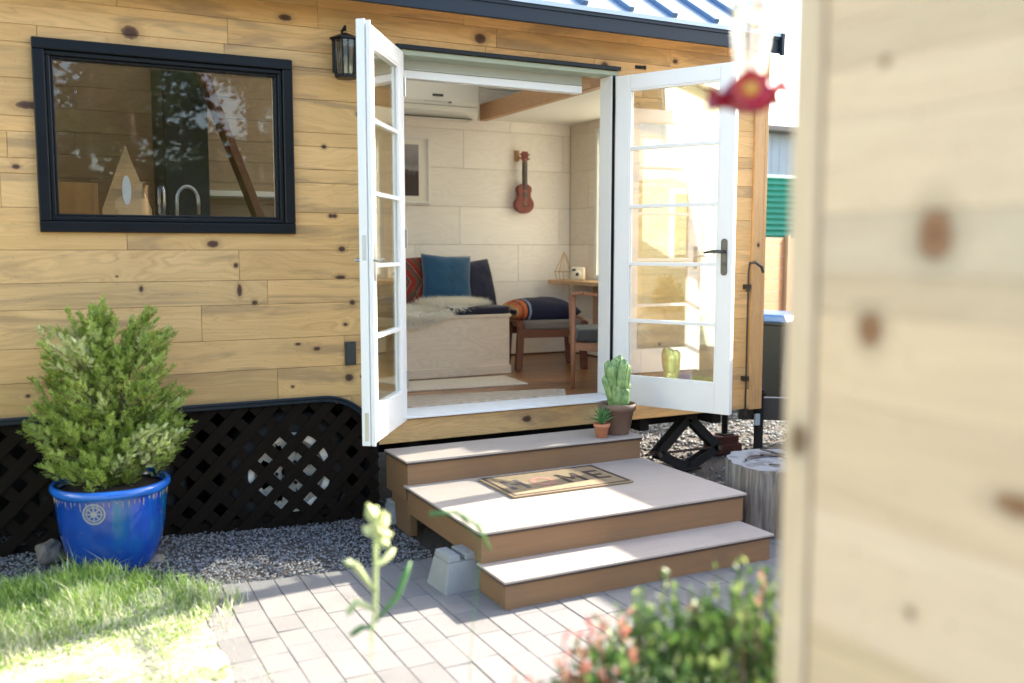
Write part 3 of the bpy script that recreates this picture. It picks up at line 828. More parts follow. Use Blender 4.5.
w = MB(); w.box(RX0, RX1-.022, RY0+.022, RY0+.035, RZ0-.09, RZ0-.013); w.build('soffit_edge', M['fascia'], roof)

# kitchen window ----------------------------------------------------------
def frame(mb, x0, x1, z0, z1, y0, y1, wd):
    mb.box(x0, x1, y0, y1, z0, z0+wd); mb.box(x0, x1, y0, y1, z1-wd, z1)
    mb.box(x0, x0+wd, y0+.0002, y1-.0002, z0+wd, z1-wd); mb.box(x1-wd, x1, y0+.0002, y1-.0002, z0+wd, z1-wd)
w = MB(); frame(w, .045, 1.236, 1.563, 2.447, YF-.028, YF+.012, .052)
kw = w.build('kitchen_window', M['black'], house, bevel=.006, seg=3)
tag(kw, 'wide black framed kitchen window')
w = MB(); frame(w, .097, 1.184, 1.615, 2.395, YF-.012, YF+.02, .022); w.build('inner_frame', M['black'], kw, bevel=.005)
w = MB(); frame(w, .1195, 1.1625, 1.6375, 2.3725, YF+.004, YF+.06, .012); w.build('sash', M['black'], kw, bevel=.003)
w = MB(); w.box(.131, 1.150, YF+.034, YF+.038, 1.649, 2.361); w.build('pane', M['winglass'], kw)

# door frame ----------------------------------------------------------------
df = MB(); df.box(1.802, 1.848, YF-.006, YF+.125, .572, 2.5345)
dfo = df.build('door_frame', M['white'], house, bevel=.003)
df = MB(); df.box(3.187, 3.233, YF-.006, YF+.125, .572, 2.5345); df.build('side_jamb', M['white'], dfo, bevel=.003)
w = MB(); w.box(1.802, 3.233, YF-.005, YF+.125, 2.535, 2.562); w.build('head_jamb', M['cream_board'], dfo, bevel=.002)
w = MB(); w.box(1.80, 3.24, YF-.03, YF+.004, 2.563, 2.585); w.box(3.193, 3.213, YF-.010, YF-.0065, .572, 2.5345); w.box(1.822, 1.842, YF-.010, YF-.0065, .572, 2.5345)
w.build('drip_cap', M['black'], dfo, bevel=.002)
w = MB(); w.prism([(YF-.05, .542), (YF-.05, .556), (YF+.02, .566), (YF+.125, .572), (YF+.125, .535), (YF-.002, .535)], lambda u, v, t: (t, u, v), 1.802, 3.233)
fixn(w.build('threshold', M['white'], dfo, bevel=.002))
w = MB(); w.box(1.849, 1.875, YF+.09, YF+.118, .575, .70); w.build('door_stop', M['handle_blk'], dfo)
w = MB(); w.box(1.84, 3.06, YF+.128, YF+.19, 2.482, 2.548); bl = w.build('screen_cassette', M['curtain'], house, bevel=.004)
w = MB(); w.box(1.84, 3.06, YF+.127, YF+.192, 2.436, 2.4805); w.build('bottom_rail', M['white'], bl, bevel=.004)
w = MB(); w.box(3.061, 3.12, YF+.13, YF+.20, 2.475, 2.545); w.build('end_block', M['wood_warm'], bl, bevel=.003)

# french doors ----------------------------------------------------------------
def make_door(hx, hy, ang, W, mirror, label):
    """local x from hinge to free edge, local y thickness (0..T toward outside face), z up from 0"""
    H, T = (1.995 if mirror > 0 else 2.015), .044; z0 = .53
    d = MB(); st, tr, br = .092, .088, .172
    d.box(0, st, 0, T, 0, H); d.box(W-st, W, 0, T, 0, H)
    d.box(st, W-st, .0003, T-.0003, H-tr, H); d.box(st, W-st, .0003, T-.0003, 0, br)
    o = d.build('door', M['white'], house, bevel=.004, seg=3, loc=(hx, hy, z0), rot=(0, 0, ang))
    tag(o, label)
    gl = MB(); gl.box(st-.008, W-st+.008, T/2-.002, T/2+.002, br-.008, H-tr+.008); gl.build('pane', M['glass'], o)
    gh = H-tr-br; zc = [br + gh*k/5 for k in (1, 2, 3, 4)]
    for z in zc:
        m = MB(); m.box(st, W-st, .006, T/2-.0025, z-.011, z+.011); m.box(st, W-st, T/2+.0025, T-.006, z-.011, z+.011)
        m.build('muntin', M['white'], o, bevel=.003)
    b = MB()
    for (ya, yb) in ((.004, T/2-.0025), (T/2+.0025, T-.004)):
        b.box(st, st+.010, ya, yb, br, H-tr); b.box(W-st-.010, W-st, ya, yb, br, H-tr)
        b.box(st+.010, W-st-.010, ya, yb, br, br+.010); b.box(st+.010, W-st-.010, ya, yb, H-tr-.010, H-tr)
    b.build('glazing_bead', M['white'], o, bevel=.002)
    return o, H, T
aR = math.atan2(4.18-4.87, 3.545-3.20)
dr, H, T = make_door(3.20, 4.87, aR, .77, 1, 'right leaf of the white french doors, with its lever handle')
# handle set on both faces of the right leaf
def handle(o, W, T, zc, sx=1):
    h = MB()
    for sgn, y0 in ((-1, 0), (1, T)):
        pts = []
        n = 20; w2, h2 = .019, .105
        for k in range(n):
            a = 2*math.pi*k/n; cx_, sz = math.cos(a), math.sin(a)
            zz = sz*w2 + (h2-w2 if sz > 0 else -(h2-w2)); pts.append((W-.048+cx_*w2, zc-.03+zz))
        ya, yb = (y0-.008, y0) if sgn < 0 else (y0, y0+.008)
        h.prism(pts, lambda u, v, t: (u, t, v), ya, yb)
        yy = y0 + sgn*.045
        h.tube([(W-.048, y0, zc), (W-.048, yy, zc)], .009, 10)
        h.tube([(W-.048, yy, zc), (W-.08, yy+sgn*.004, zc+.003), (W-.12, yy+sgn*.002, zc), (W-.155, yy-sgn*.006, zc-.006)], [.0095,.009,.008,.007], 10)
        h.tube([(W-.048, y0, zc-.07), (W-.048, y0+sgn*.014, zc-.07)], .011, 12)
    fixn(h.build('handle', M['darksteel'], o, bevel=.002))
handle(dr, .77, T, .94)
aL = math.atan2(4.32-4.88, 1.452-1.84)
dl, _, _ = make_door(1.803, 4.904, aL, .67, -1, 'left leaf of the white french doors, seen nearly edge on')
w = MB()     # astragal on the free edge of the left leaf, edge bolts
w.box(.671, .684, -.012, .030, -.004, 2.028); w.box(.671, .680, .034, .056, -.006, 2.022)
w.build('astragal', M['white'], dl, bevel=.003)
for za, zb in ((.90, 1.02), (.02, .16)):
    w = MB(); w.box(.6845, .6865, .004, .022, za, zb); w.build('lock_plate', M['steel'], dl, bevel=.002)
w = MB(); w.tube([(.63, 0, .90), (.63, -.045, .90)], .008, 10); w.tube([(.63, -.045, .90), (.56, -.048, .905), (.50, -.044, .90)], [.009,.008,.007], 10)
w.tube([(.63, T, .90), (.63, T+.05, .90)], .008, 10); w.tube([(.63, T+.05, .90), (.66, T+.052, .905), (.70, T+.048, .90)], [.009,.008,.007], 10)
w.box(.612, .648, -.006, 0, .80, .98); w.box(.612, .648, T, T+.006, .80, .98)
w.build('handle', M['steel'], dl, bevel=.002)
for (o, W) in ((dr, .77), (dl, .67)):
    for zz in (.18, .96, 1.78):
        w = MB(); w.tube([(-.006, T+.003, zz), (-.006, T+.003, zz+.10)], .007, 10); w.build('hinge', M['steel'], o)
w = MB(); w.tube([(3.40, YF-.001, 2.60), (3.40, YF-.05, 2.60), (3.40, YF-.055, 2.585)], .005, 8); w.box(3.36, 3.44, YF-.006, YF, 2.59, 2.61)
w.build('door_holder', M['handle_blk'], house)

# fender trim, wheel, underside ----------------------------------------------
pts = [(XL, YF-.012, .688)] + [(x, YF-.012, zbot(x)+.004 - .006) for x in [1.0, 1.2, 1.3, 1.36] + [1.36+.30*math.sin(a*math.pi/2/14) for a in range(1, 15)]]
w = MB()
for a, b in zip(pts[:-1], pts[1:]): w.bar(a, b, .030, .022, (0, -1, 0))
w.tube([(p[0], p[1]-.012, p[2]+.012) for p in pts], .009, 8)
w.build('fender_trim', M['fascia'], house, bevel=.004)
w = MB(); w.box(XL, 1.60, 5.45, 5.5, .0, .68); w.build('wheel_well_liner', M['void'], house)
w = MB(); w.box(XL, 1.66, YF+.025, 5.45, .66, .684); w.box(1.64, 1.685, YF+.03, 5.45, -.02, .66); w.build('wheel_well_top', M['void'], house)
w = MB(); w.box(XL, 4.3, 5.25, 5.35, .28, .405); w.box(XL, 4.3, 6.9, 7.0, .28, .405)
for x in (1.9, 2.7, 3.5, 4.1): w.box(x, x+.07, 5.0, 7.2, .30, .4)
w.build('chassis_beam', M['void'], house)
def make_wheel(x):
    o = MB(); Mx = Matrix.Rotation(R(90), 4, 'X')
    o.lathe([(.205,-.09),(.235,-.10),(.30,-.098),(.335,-.075),(.345,-.04),(.345,.04),(.335,.075),(.30,.098),(.235,.10),(.205,.09),(.205,-.09)], (0,0,0), 40, M=Mx)
    tyr = o.build('wheel', M['tyre'], house, smooth=True, loc=(x, 5.04, .285))
    q = MB()
    q.lathe([(.208,.092),(.214,.098),(.205,.10),(.196,.085),(.188,.05),(.180,.035)], (0,0,0), 40, M=Mx)
    q.lathe([(.104,.055),(.085,.07),(.055,.075),(.040,.072),(.034,.04),(.001,.04)], (0,0,0), 32, M=Mx)
    q.lathe([(.224,.088),(.222,.108),(.188,.106),(.184,.070)], (0,0,0), 48, M=Mx)
    NS = 8
    for k in range(NS):
        a0 = 2*math.pi*k/NS; h_ = math.pi/NS*.62
        for (ra, rb, wa, wb) in ((.085,.115,math.pi/NS,.9*math.pi/NS),(.115,.160,h_,h_),(.160,.186,.9*math.pi/NS,math.pi/NS)):
            vs = []
            for yy in (-.072, -.060):
                for (rr_, ww) in ((ra, wa), (rb, wb)):
                    for t_ in (-1, 0, 1): vs.append((math.cos(a0+ww*t_)*rr_, yy, math.sin(a0+ww*t_)*rr_))
            q.add(vs, [(0,1,4,3),(1,2,5,4),(6,9,10,7),(7,10,11,8),(0,3,9,6),(2,8,11,5),(3,4,10,9),(4,5,11,10),(0,6,7,1),(1,7,8,2)])
    rim = q.build('rim', M['rim'], tyr, smooth=False)
    u = MB()
    for k in range(6):
        a = 2*math.pi*k/6; u.tube([(math.cos(a)*.066, -.07, math.sin(a)*.066), (math.cos(a)*.066, -.088, math.sin(a)*.066)], .009, 6)
    u.tube([(0, -.04, 0), (0, -.085, 0)], .030, 16); u.build('hub_cap', M['tyre'], tyr)
make_wheel(1.19); make_wheel(.33)

# lattice skirting: panels of diagonal strips clipped to their outline
def clip_strip(cx_, cz, ang, x0, x1, topf, z0):
    """segment through (cx,cz) clipped to the panel"""
    dx, dz = math.cos(ang), math.sin(ang); pts = []
    t = -2.0; inside = None; seg = []
    while t < 2.0:
        x, z = cx_+dx*t, cz+dz*t
        ins = x0 <= x <= x1 and z0 <= z <= topf(x)
        if ins and inside is None: inside = t
        if not ins and inside is not None:
            seg.append((inside, t)); inside = None
        t += .006
    return [((cx_+dx*a, cz+dz*a), (cx_+dx*b, cz+dz*b)) for a, b in seg if b-a > .03]
def lattice(x0, x1, name_label):
    o = empty('lattice_skirt', ((x0+x1)/2, YF+.01, gz(x0, 4.9)))
    tag(o, name_label, 'lattice panel', 'dark lattice panels under the siding')
    off = Vector(o.location)
    topf = lambda x: zbot(x) - .012
    for lay, ang in ((0, R(45)), (1, R(-45))):
        m = MB(); k = -30
        while k < 60:
            cx_ = x0 + k*.157; 
            for (a, b) in clip_strip(cx_, .3, ang, x0, x1, topf, .0):
                y = YF+.004 + lay*.009
                m.bar(Vector((a[0], y, a[1]))-off, Vector((b[0], y, b[1]))-off, .056, .007, (0, -1, 0))
            k += 1
        m.build('lattice_strips', M['blacklat'], o, bevel=.0012)
    m = MB()
    m.box(x0-off.x, x1-off.x, .016, .03, -.01, .028)
    m.box(x0-off.x, x0+.03-off.x, -.012, .0, -.01, topf(x0+.02)-off.z-.002)
    m.build('frame_batten', M['blacklat'], o, bevel=.002)
lattice(-1.35, .42, 'dark lattice skirting panel behind the blue pot')
lattice(.425, 1.665, 'dark lattice skirting panel in front of the trailer wheel')

# ------------------------------------------------------------------ small things on the facade
lan = empty('wall_lantern', (1.497, YF-.09, 2.365)); tag(lan, 'black coach lantern on the siding beside the left door', 'wall lamp')
w = MB()
w.lathe([(.001,.232),(.012,.230),(.03,.222),(.082,.200),(.084,.192),(.070,.190)], n=6)
w.lathe([(.058,0),(.058,.018),(.052,.02),(.001,.02)], n=6); w.lathe([(.001,0),(.058,0)], n=6)
for k in range(6):
    a = 2*math.pi*k/6; w.tube([(math.cos(a)*.055, math.sin(a)*.055, .015), (math.cos(a)*.068, math.sin(a)*.068, .195)], .0045, 6)
    a2 = 2*math.pi*(k+.5)/6
    w.tube([(math.cos(a2)*.049, math.sin(a2)*.049, .015), (math.cos(a2)*.060, math.sin(a2)*.060, .195)], .002, 5)
w.build('lamp_cage', M['black'], lan)
w = MB(); w.lathe([(.049,.018),(.061,.192)], n=6); w.build('lamp_glass', M['lampglass'], lan)
w = MB(); w.lathe([(.012,.02),(.012,.10),(.004,.12),(.001,.12)], n=12); w.build('bulb', M['linen'], lan, smooth=True)
w = MB(); w.box(-.045, .045, .066, .088, .04, .20); w.tube([(0, .07, .17), (0, .05, .25), (0, 0, .262), (0, 0, .24)], .008, 8); w.build('bracket', M['black'], lan, bevel=.003)
w = MB(); w.box(1.492, 1.552, YF-.016, YF-.0015, .858, .985); w.box(1.498, 1.546, YF-.022, YF-.0165, .866, .977)
o = w.build('outlet_cover', M['plate_grey'], bevel=.003); tag(o, 'grey weatherproof outlet cover on the siding left of the doors', 'outlet cover')
# cane bolt rod on the right corner
rod = MB()
rod.tube([(4.27, YF-.035, .36), (4.27, YF-.035, 1.34), (4.275, YF-.04, 1.40)], .0065, 8)
rod.tube([(4.275, YF-.035, 1.39), (4.30, YF-.06, 1.40), (4.345, YF-.075, 1.37), (4.36, YF-.075, 1.33)], [.008,.011,.012,.009], 8)
for z in (.6, 1.22): rod.box(4.253, 4.287, YF-.044, YF-.0005, z, z+.03)
rod.tube([(4.27, YF-.035, 1.20), (4.27, YF-.035, 1.235)], .014, 8)
o = rod.build('latch_rod', M['darksteel']); tag(o, 'long dark latch rod with curved handle on the corner of the house', 'latch rod')

# ------------------------------------------------------------------ STEPS
stp = empty('entry_steps', (2.36, 3.30, 0)); tag(stp, 'brown composite entry steps with wide landing below the open doors', 'steps')
def P(x, y, z): return (x-2.36, y-3.30, z)
def sbox(mb, x0, x1, y0, y1, z0, z1): mb.box(x0-2.36, x1-2.36, y0-3.30, y1-3.30, z0, z1)
X0, X1 = 1.66, 3.06
for (x0, x1, y0, y1, z) in ((X0, X1+.005, 3.30, 3.555, .142), (X0, 3.095, 3.53, 4.44, .282), (X0+.002, 3.095, 4.415, 4.73, .412)):
    m = MB(); sbox(m, x0-.012, x1+.012, y0-.014, y1, z-.011, z); m.build('tread', M['tread'], stp, bevel=.002)
    m = MB(); sbox(m, x0, x1, y0, y0+.018, z-.142, z-.022); m.build('riser', M['riser'], stp, bevel=.002)
    m = MB(); sbox(m, x0-.008, x1+.008, y0-.009, y1-.004, z-.0215, z-.0115); m.build('nosing', M['ukedark'], stp)
m = MB(); sbox(m, X0, X0+.018, 3.55, 4.414, .142, .262); m.build('side_board', M['riser'], stp, bevel=.002)
m = MB(); sbox(m, X0, X0+.018, 3.319, 3.55, .02, .122); m.build('side_board', M['riser'], stp, bevel=.002)
m = MB(); sbox(m, X0, X0+.018, 4.44, 4.73, .20, .392); sbox(m, X0+.03, X0+.07, 4.46, 4.73, .0, .19); m.build('side_board', M['riser'], stp, bevel=.002)
m = MB(); sbox(m, 3.077, 3.095, 3.55, 4.414, .142, .262); m.build('side_board', M['riser'], stp, bevel=.002)
m = MB(); sbox(m, X1-.013, X1+.005, 3.319, 3.55, .0, .122); m.build('side_board', M['riser'], stp, bevel=.002)
m = MB(); sbox(m, 3.095-.018, 3.095, 4.44, 4.80, .2, .392); m.build('side_board', M['riser'], stp, bevel=.002)
for x in (1.70, 2.1, 2.6):
    m = MB(); sbox(m, x, x+.04, 3.56, 4.40, .16, .26); m.build('joist', M['rust'], stp)

def pier(x, y, s, label):
    m = MB(); b, t, h = .115*s, .078*s, .19*s
    # truncated pyramid with a cross slot in the head
    prof = lambda k: b + (t-b)*k
    h1 = h*.82
    def ring(w, z): return [(-w,-w,z),(w,-w,z),(w,w,z),(-w,w,z)]
    m.add(ring(b, 0)+ring(prof(.82), h1), [(0,3,2,1),(0,1,5,4),(1,2,6,5),(2,3,7,6),(3,0,4,7),(4,5,6,7)])
    g = .013*s; tt = prof(.82)
    for sx in (-1, 1):
        x0, x1 = sorted((g*sx, tt*sx)); X0_, X1_ = sorted((g*sx, t*sx))
        m.add([(x0,-tt,h1+.0005),(x1,-tt,h1+.0005),(x1,tt,h1+.0005),(x0,tt,h1+.0005),(X0_,-t,h),(X1_,-t,h),(X1_,t,h),(X0_,t,h)], [(0,3,2,1),(0,1,5,4),(1,2,6,5),(2,3,7,6),(3,0,4,7),(4,5,6,7)])
    o = m.build('pier_block', M['concrete'], bevel=.006, loc=(x, y, .01)); o.rotation_euler.z = R(3)
    tag(o, label, 'pier block', 'concrete pier blocks under the steps')
pier(1.60, 3.665, .86, 'pale concrete pier block with slotted top at the near corner of the steps')
pier(1.73, 4.74, .62, 'concrete pier block farther back, half hidden behind the steps')

# doormat --------------------------------------------------------------------
mat = empty('doormat', (2.375, 4.145, .283)); tag(mat, 'tan coir doormat with dark lettering on the landing', 'doormat')
m = MB(); m.box(-.35, .35, -.205, .205, 0, .011); m.build('mat_base', M['coir'], mat, bevel=.003)
m = MB()
for (a, b, c_, d) in ((-.338,.338,-.195,-.180),(-.338,.338,.180,.195),(-.338,-.323,-.180,.180),(.323,.338,-.180,.180)): m.box(a, b, c_, d, .011, .0125)
m.build('border', M['matdark'], mat)
def letter(ch, cx_, w, h, s, mi):
    m = MB(); x0, x1, y0, y1 = cx_-w/2, cx_+w/2, -h/2, h/2; z0, z1 = .011, .0128
    B = lambda a, b, c, d: m.box(a, b, c, d, z0, z1)
    if ch == 'H': B(x0, x0+s, y0, y1); B(x1-s, x1, y0, y1); B(x0+s, x1-s, -s/2, s/2)
    if ch == 'E': B(x0, x0+s, y0, y1); B(x0+s, x1, y0, y0+s); B(x0+s, x1, y1-s, y1); B(x0+s, x1-.01, -s/2, s/2)
    if ch == 'M':
        B(x0, x0+s, y0, y1); B(x1-s, x1, y0, y1)
        m.bar((x0+s*.6, y1-s*.4, z1-.0007), (cx_, y0+h*.35, z1-.0007), s*.8, .0014, (0,0,1)); m.bar((cx_, y0+h*.35, z1-.0004), (x1-s*.6, y1-s*.4, z1-.0004), s*.8, .0014, (0,0,1))
    if ch == 'O':
        n = 32; vs = []; fs = []
        for k in range(n):
            a = 2*math.pi*k/n
            for q, (zz) in ((1, z1), (1-2*s/w, z1)): vs.append((cx_+math.cos(a)*w/2*q, math.sin(a)*h/2*q, zz))
        for k in range(n): fs.append((2*k, 2*k+1, (2*k+3) % (2*n), (2*k+2) % (2*n)))
        m.add(vs, fs)
    m.build('letter', mi, mat)
letter('H', -.235, .10, .17, .024, M['mattext']); letter('O', -.075, .13, .17, .026, M['matpink'])
letter('M', .095, .12, .17, .024, M['matdark']); letter('E', .25, .085, .17, .024, M['matdark'])

# ------------------------------------------------------------------ pots on the top step
cp = empty('potted_cactus', (3.01, 4.535, .412)); cp.scale = (1.12,1.12,1.19); tag(cp, 'branching green cactus in a brown clay pot on the top step', 'potted cactus')
m = MB(); m.lathe([(.001,0),(.062,0),(.066,.004),(.088,.118),(.099,.120),(.101,.150),(.094,.152),(.088,.146),(.086,.13)], n=40); m.build('pot', M['terra_brown'], cp, smooth=True, bevel=0)
m = MB(); m.lathe([(.087,.134),(.05,.138),(.001,.14)], n=24, wob=.1); m.build('soil', M['dirt'], cp)
def ribbed(m, base, tip, r0, ribs=6, n=30, steps=12, bend=(0,0,0)):
    base, tip = Vector(base), Vector(tip); d = (tip-base); L = d.length; d.normalize(); u = d.orthogonal().normalized(); v = d.cross(u)
    b = len(m.v); bend = Vector(bend)
    for i in range(steps+1):
        t = i/steps; prof = math.sin(min(1, t*3+.35)*math.pi/2) * math.sqrt(max(0, 1-max(0, (t-.72)/.28)**2.2))
        c = base + d*L*t + bend*(4*t*(1-t))
        for k in range(n):
            a = 2*math.pi*k/n; rr_ = r0*prof*(1+.20*math.cos(ribs*a)) + .0005
            m.v.append(tuple(c + (u*math.cos(a)+v*math.sin(a))*rr_))
    for i in range(steps):
        for k in range(n):
            m.f.append((b+i*n+k, b+i*n+(k+1)%n, b+(i+1)*n+(k+1)%n, b+(i+1)*n+k)); m.m.append(0)
m = MB()
ribbed(m, (-.01,0,.13), (-.012,0,.27), .036); ribbed(m, (.028,-.01,.13), (.032,-.012,.23), .030)
for a in ((-.02,0,.22,-.052,-.01,.345,.026),(.0,0,.24,-.005,.01,.375,.028),(.03,-.01,.2,.052,-.005,.35,.024),(.0,-.02,.22,.024,-.03,.37,.024),(-.03,.0,.16,-.075,.01,.29,.020),(.03,0,.17,.078,.01,.25,.018),(.01,.02,.25,.035,.03,.385,.02),(-.03,.02,.24,-.035,.035,.36,.022)):
    ribbed(m, a[:3], a[3:6], a[6], 5, 24, 10)
o = m.build('stems', M['cactus'], cp, smooth=True); fixn(o)
sp = empty('potted_succulent', (2.868, 4.475, .412)); sp.scale = (1.2,)*3; tag(sp, 'tiny spiky succulent in a small terracotta pot beside the cactus', 'potted succulent')
m = MB(); m.lathe([(.001,0),(.027,0),(.034,.05),(.039,.052),(.040,.068),(.036,.068),(.034,.06),(.001,.06)], n=28); m.build('pot', M['terra'], sp, smooth=True)
m = MB(); r = random.Random(6)
for k in range(46):
    a = r.uniform(0, 6.28); el = r.uniform(.35, 1.45); L = r.uniform(.04, .075)
    d = Vector((math.cos(a)*math.cos(el), math.sin(a)*math.cos(el), math.sin(el))); b0 = Vector((0,0,.06)) + d*.006 + Vector((0,0,r.uniform(0,.03)))
    m.tube([b0, b0+d*L*.5+Vector((0,0,.004)), b0+d*L], [.0035,.004,.0005], 5)
m.build('leaves', M['succ'], sp)

# ------------------------------------------------------------------ BLUE POT WITH CONIFER
pot = empty('potted_conifer', (.284, 4.575, .035)); tag(pot, 'bushy feathery conifer in a cobalt blue glazed pot by the lattice', 'potted shrub')
m = MB(); m.lathe([(.001,0),(.150,0),(.163,.012),(.180,.04),(.203,.095),(.220,.16),(.230,.23),(.236,.30),(.239,.345),(.240,.365)], n=72)
po = m.build('glazed_pot', M['glaze'], pot, smooth=True)
m = MB(); m.lathe([(.238,.360),(.252,.366),(.257,.380),(.254,.396),(.244,.402),(.230,.398),(.226,.37)], n=72); m.build('rim', M['glaze_rim'], po, smooth=True)
m = MB(); m.lathe([(.228,.365),(.15,.378),(.001,.385)], n=40, wob=.08); m.build('soil', M['dirt'], pot)
m = MB(); r = random.Random(1)
for k in range(60):      # clay drips under the rim
    a = 2*math.pi*k/60 + r.uniform(-.02,.02); L = r.uniform(.012,.04)
    zt = .353; rr0 = .2385
    c0 = Vector((math.cos(a)*(rr0+.001), math.sin(a)*(rr0+.001), zt)); c1 = Vector((math.cos(a)*(rr0-.003), math.sin(a)*(rr0-.003), zt-L))
    m.tube([c0, c1], [.0028,.0018], 6)
m.build('glaze_drips', M['drip'], po)
# round medallion on the pot, facing the lens
am = math.atan2(-4.6-.0, .27) ; am = R(-112)
m = MB(); cz = .305; r0 = .0
def onpot(u, v, t):
    z = cz + v; rad = .2345 + (z-.28)*.07 + t; a = am + u/.23
    return (math.cos(a)*rad, math.sin(a)*rad, z)
n = 36
ring = [(math.cos(2*math.pi*k/n), math.sin(2*math.pi*k/n)) for k in range(n)]
def ringband(r0_, r1_, t0=.0005, t1=.004):
    vs = []; fs = []
    for (c_, s_) in ring:
        for q, t in ((r0_, t0), (r0_, t1), (r1_, t1), (r1_, t0)): vs.append(onpot(c_*q, s_*q, t))
    for k in range(n):
        for j in range(3): fs.append((4*k+j, 4*((k+1)%n)+j, 4*((k+1)%n)+j+1, 4*k+j+1))
    m.add(vs, fs)
ringband(.047, .040); ringband(.034, .029); ringband(.012, .001)
for k in range(8):
    a = 2*math.pi*k/8
    for q in range(3):
        r_a, r_b = .010 + q*.009, .018 + q*.009; wd = .0035
        vs = []
        for rr_, t in ((r_a, .003), (r_b, .003)):
            for s_ in (-1, 1): vs.append(onpot(math.cos(a)*rr_ - math.sin(a)*wd*s_, math.sin(a)*rr_ + math.cos(a)*wd*s_, t))
        m.add(vs, [(0,1,3,2)])
m.build('medallion', M['emblem'], po)

def conifer():
    r = random.Random(17); m = MB(); st = MB()
    base = Vector((0, 0, .37))
    lobes = [((0,.0,.62),(.30,.26,.20)), ((-.08,-.03,.50),(.24,.22,.13)), ((.12,.0,.56),(.25,.22,.15)), ((-.13,0,.80),(.22,.20,.20)), ((.10,.02,.84),(.22,.20,.20)),
             ((-.19,0,1.00),(.13,.14,.14)), ((.02,.0,1.06),(.17,.15,.15)), ((.20,.02,1.03),(.13,.13,.14)), ((.30,0,.74),(.11,.11,.09)), ((-.29,0,.66),(.10,.12,.10)), ((.02,-.02,.45),(.12,.12,.08)),((.27,-.02,.60),(.11,.12,.10)),((-.02,0,1.15),(.09,.09,.09)),((-.06,-.02,.98),(.15,.15,.13))]
    tw = sum(a[1][0]*a[1][1]*a[1][2] for a in lobes)
    tips = [((-.15,-.09,1.03),.09), ((-.20,-.10,.98),.06), ((.0,-.19,.90),.05), ((.14,-.17,.55),.08), ((.22,-.12,.58),.06), ((-.04,-.19,.80),.04),((.02,-.2,.47),.05),((.17,-.1,1.0),.03)]  # centres and radii of the paler foliage clumps
    def spray(p, d, L, mi):
        # flat feathery spray: a rachis with paired thin leaflets
        d = d.normalized(); s = d.cross(Vector((r.uniform(-.4,.4), r.uniform(-.4,.4), 1))).normalized(); nrm = s.cross(d)
        nl = 7
        w = .0011
        m.add([p - s*w, p + s*w, p + d*L], [(0,1,2)], mi)
        for j in range(nl):
            t = (j+.6)/nl; q = p + d*L*t
            for sg in (-1, 1):
                dd = (d*.75 + s*sg*.85 + nrm*r.uniform(-.35,.35)).normalized(); l = L*(1-t*.65)*r.uniform(.42,.62)
                pr = dd.cross(nrm).normalized()*.0015
                m.add([q-pr, q+pr, q+dd*l*.6+pr*1.1, q+dd*l], [(0,1,2,3)], mi)
    pts = []
    for (c, s) in lobes:
        k = int(430*(s[0]*s[1]*s[2])/tw) + 12
        for _ in range(k):
            v = Vector((r.gauss(0,1), r.gauss(0,1), r.gauss(0,1))).normalized() * (r.uniform(.12, 1)**.40)
            if r.random() < .10: v *= 1.22
            cc = Vector(((c[0]+v.x*s[0])*.90, c[1]+v.y*s[1], c[2]+v.z*s[2]))
            root = Vector((0, 0, cc.z-.16)); out = (cc-root); out.z = max(.10, out.z); out.normalize()
            out = (out + Vector((r.uniform(-.35,.35), r.uniform(-.35,.35), r.uniform(.0,.55)))).normalized()
            tw_ = cc - out*.075; st.tube([tw_, cc + out*.02], [.0018,.0008], 4, caps=False)
            pts.append(tw_)
            pale = any((cc-Vector(tc)).length < tr*1.15 for tc, tr in tips) or r.random() < .04
            side = out.orthogonal().normalized(); s2 = out.cross(side)
            for q in range(r.randint(24, 34)):
                t_ = r.uniform(0, 1); a = r.uniform(0, 6.28); rad = (side*math.cos(a)+s2*math.sin(a))
                p = tw_ + out*(.10*t_) + rad*.010*(1-t_)
                d = out*r.uniform(.55,1.1) + rad*(.95-.45*t_) + Vector((0,0,.12))
                spray(p, d, r.uniform(.018,.040)*(1.15-.4*t_), 1 if pale and r.random() < .75 else 0)
    o = m.build('foliage', [M['conifer'], M['conifer_pale']], pot)
    for k in range(60):
        p = pts[r.randrange(len(pts))]
        mid = base.lerp(p, .5) + Vector((r.uniform(-.02,.02), r.uniform(-.02,.02), .04))
        st.tube([base + Vector((r.uniform(-.015,.015), r.uniform(-.015,.015), 0)), mid, p], [.006,.004,.0015], 6)
    st.tube([base, base+Vector((.005,0,.3)), base+Vector((-.01,0,.62))], [.014,.011,.005], 8)
    st.build('stem', M['bark'], pot)
conifer()

def rock(x, y, z, s, label, seed, grp='loose rocks around the blue pot'):
    bm = bmesh.new(); bmesh.ops.create_icosphere(bm, subdivisions=3, radius=1)
    for v in bm.verts:
        k = 1 + .35*noise.noise(v.co*1.3 + Vector((seed, 0, 0))) + .12*noise.noise(v.co*4 + Vector((seed, 2, 0)))
        v.co = Vector((v.co.x*s[0]*k, v.co.y*s[1]*k, v.co.z*s[2]*k))
    me = bpy.data.meshes.new('rock'); bm.to_mesh(me); bm.free(); me.materials.append(M['rock'])
    o = bpy.data.objects.new('rock', me); COL.objects.link(o); o.location = (x, y, z); tag(o, label, 'rock', grp)
rock(.02, 4.70, .095, (.06,.055,.06), 'dark angular rock left of the blue pot', 3)
rock(.20, 4.395, .05, (.075,.045,.035), 'grey rock half buried in grass in front of the blue pot', 8)
rock(.45, 4.52, .05, (.05,.04,.025), 'small dark rock at the right foot of the blue pot', 12)

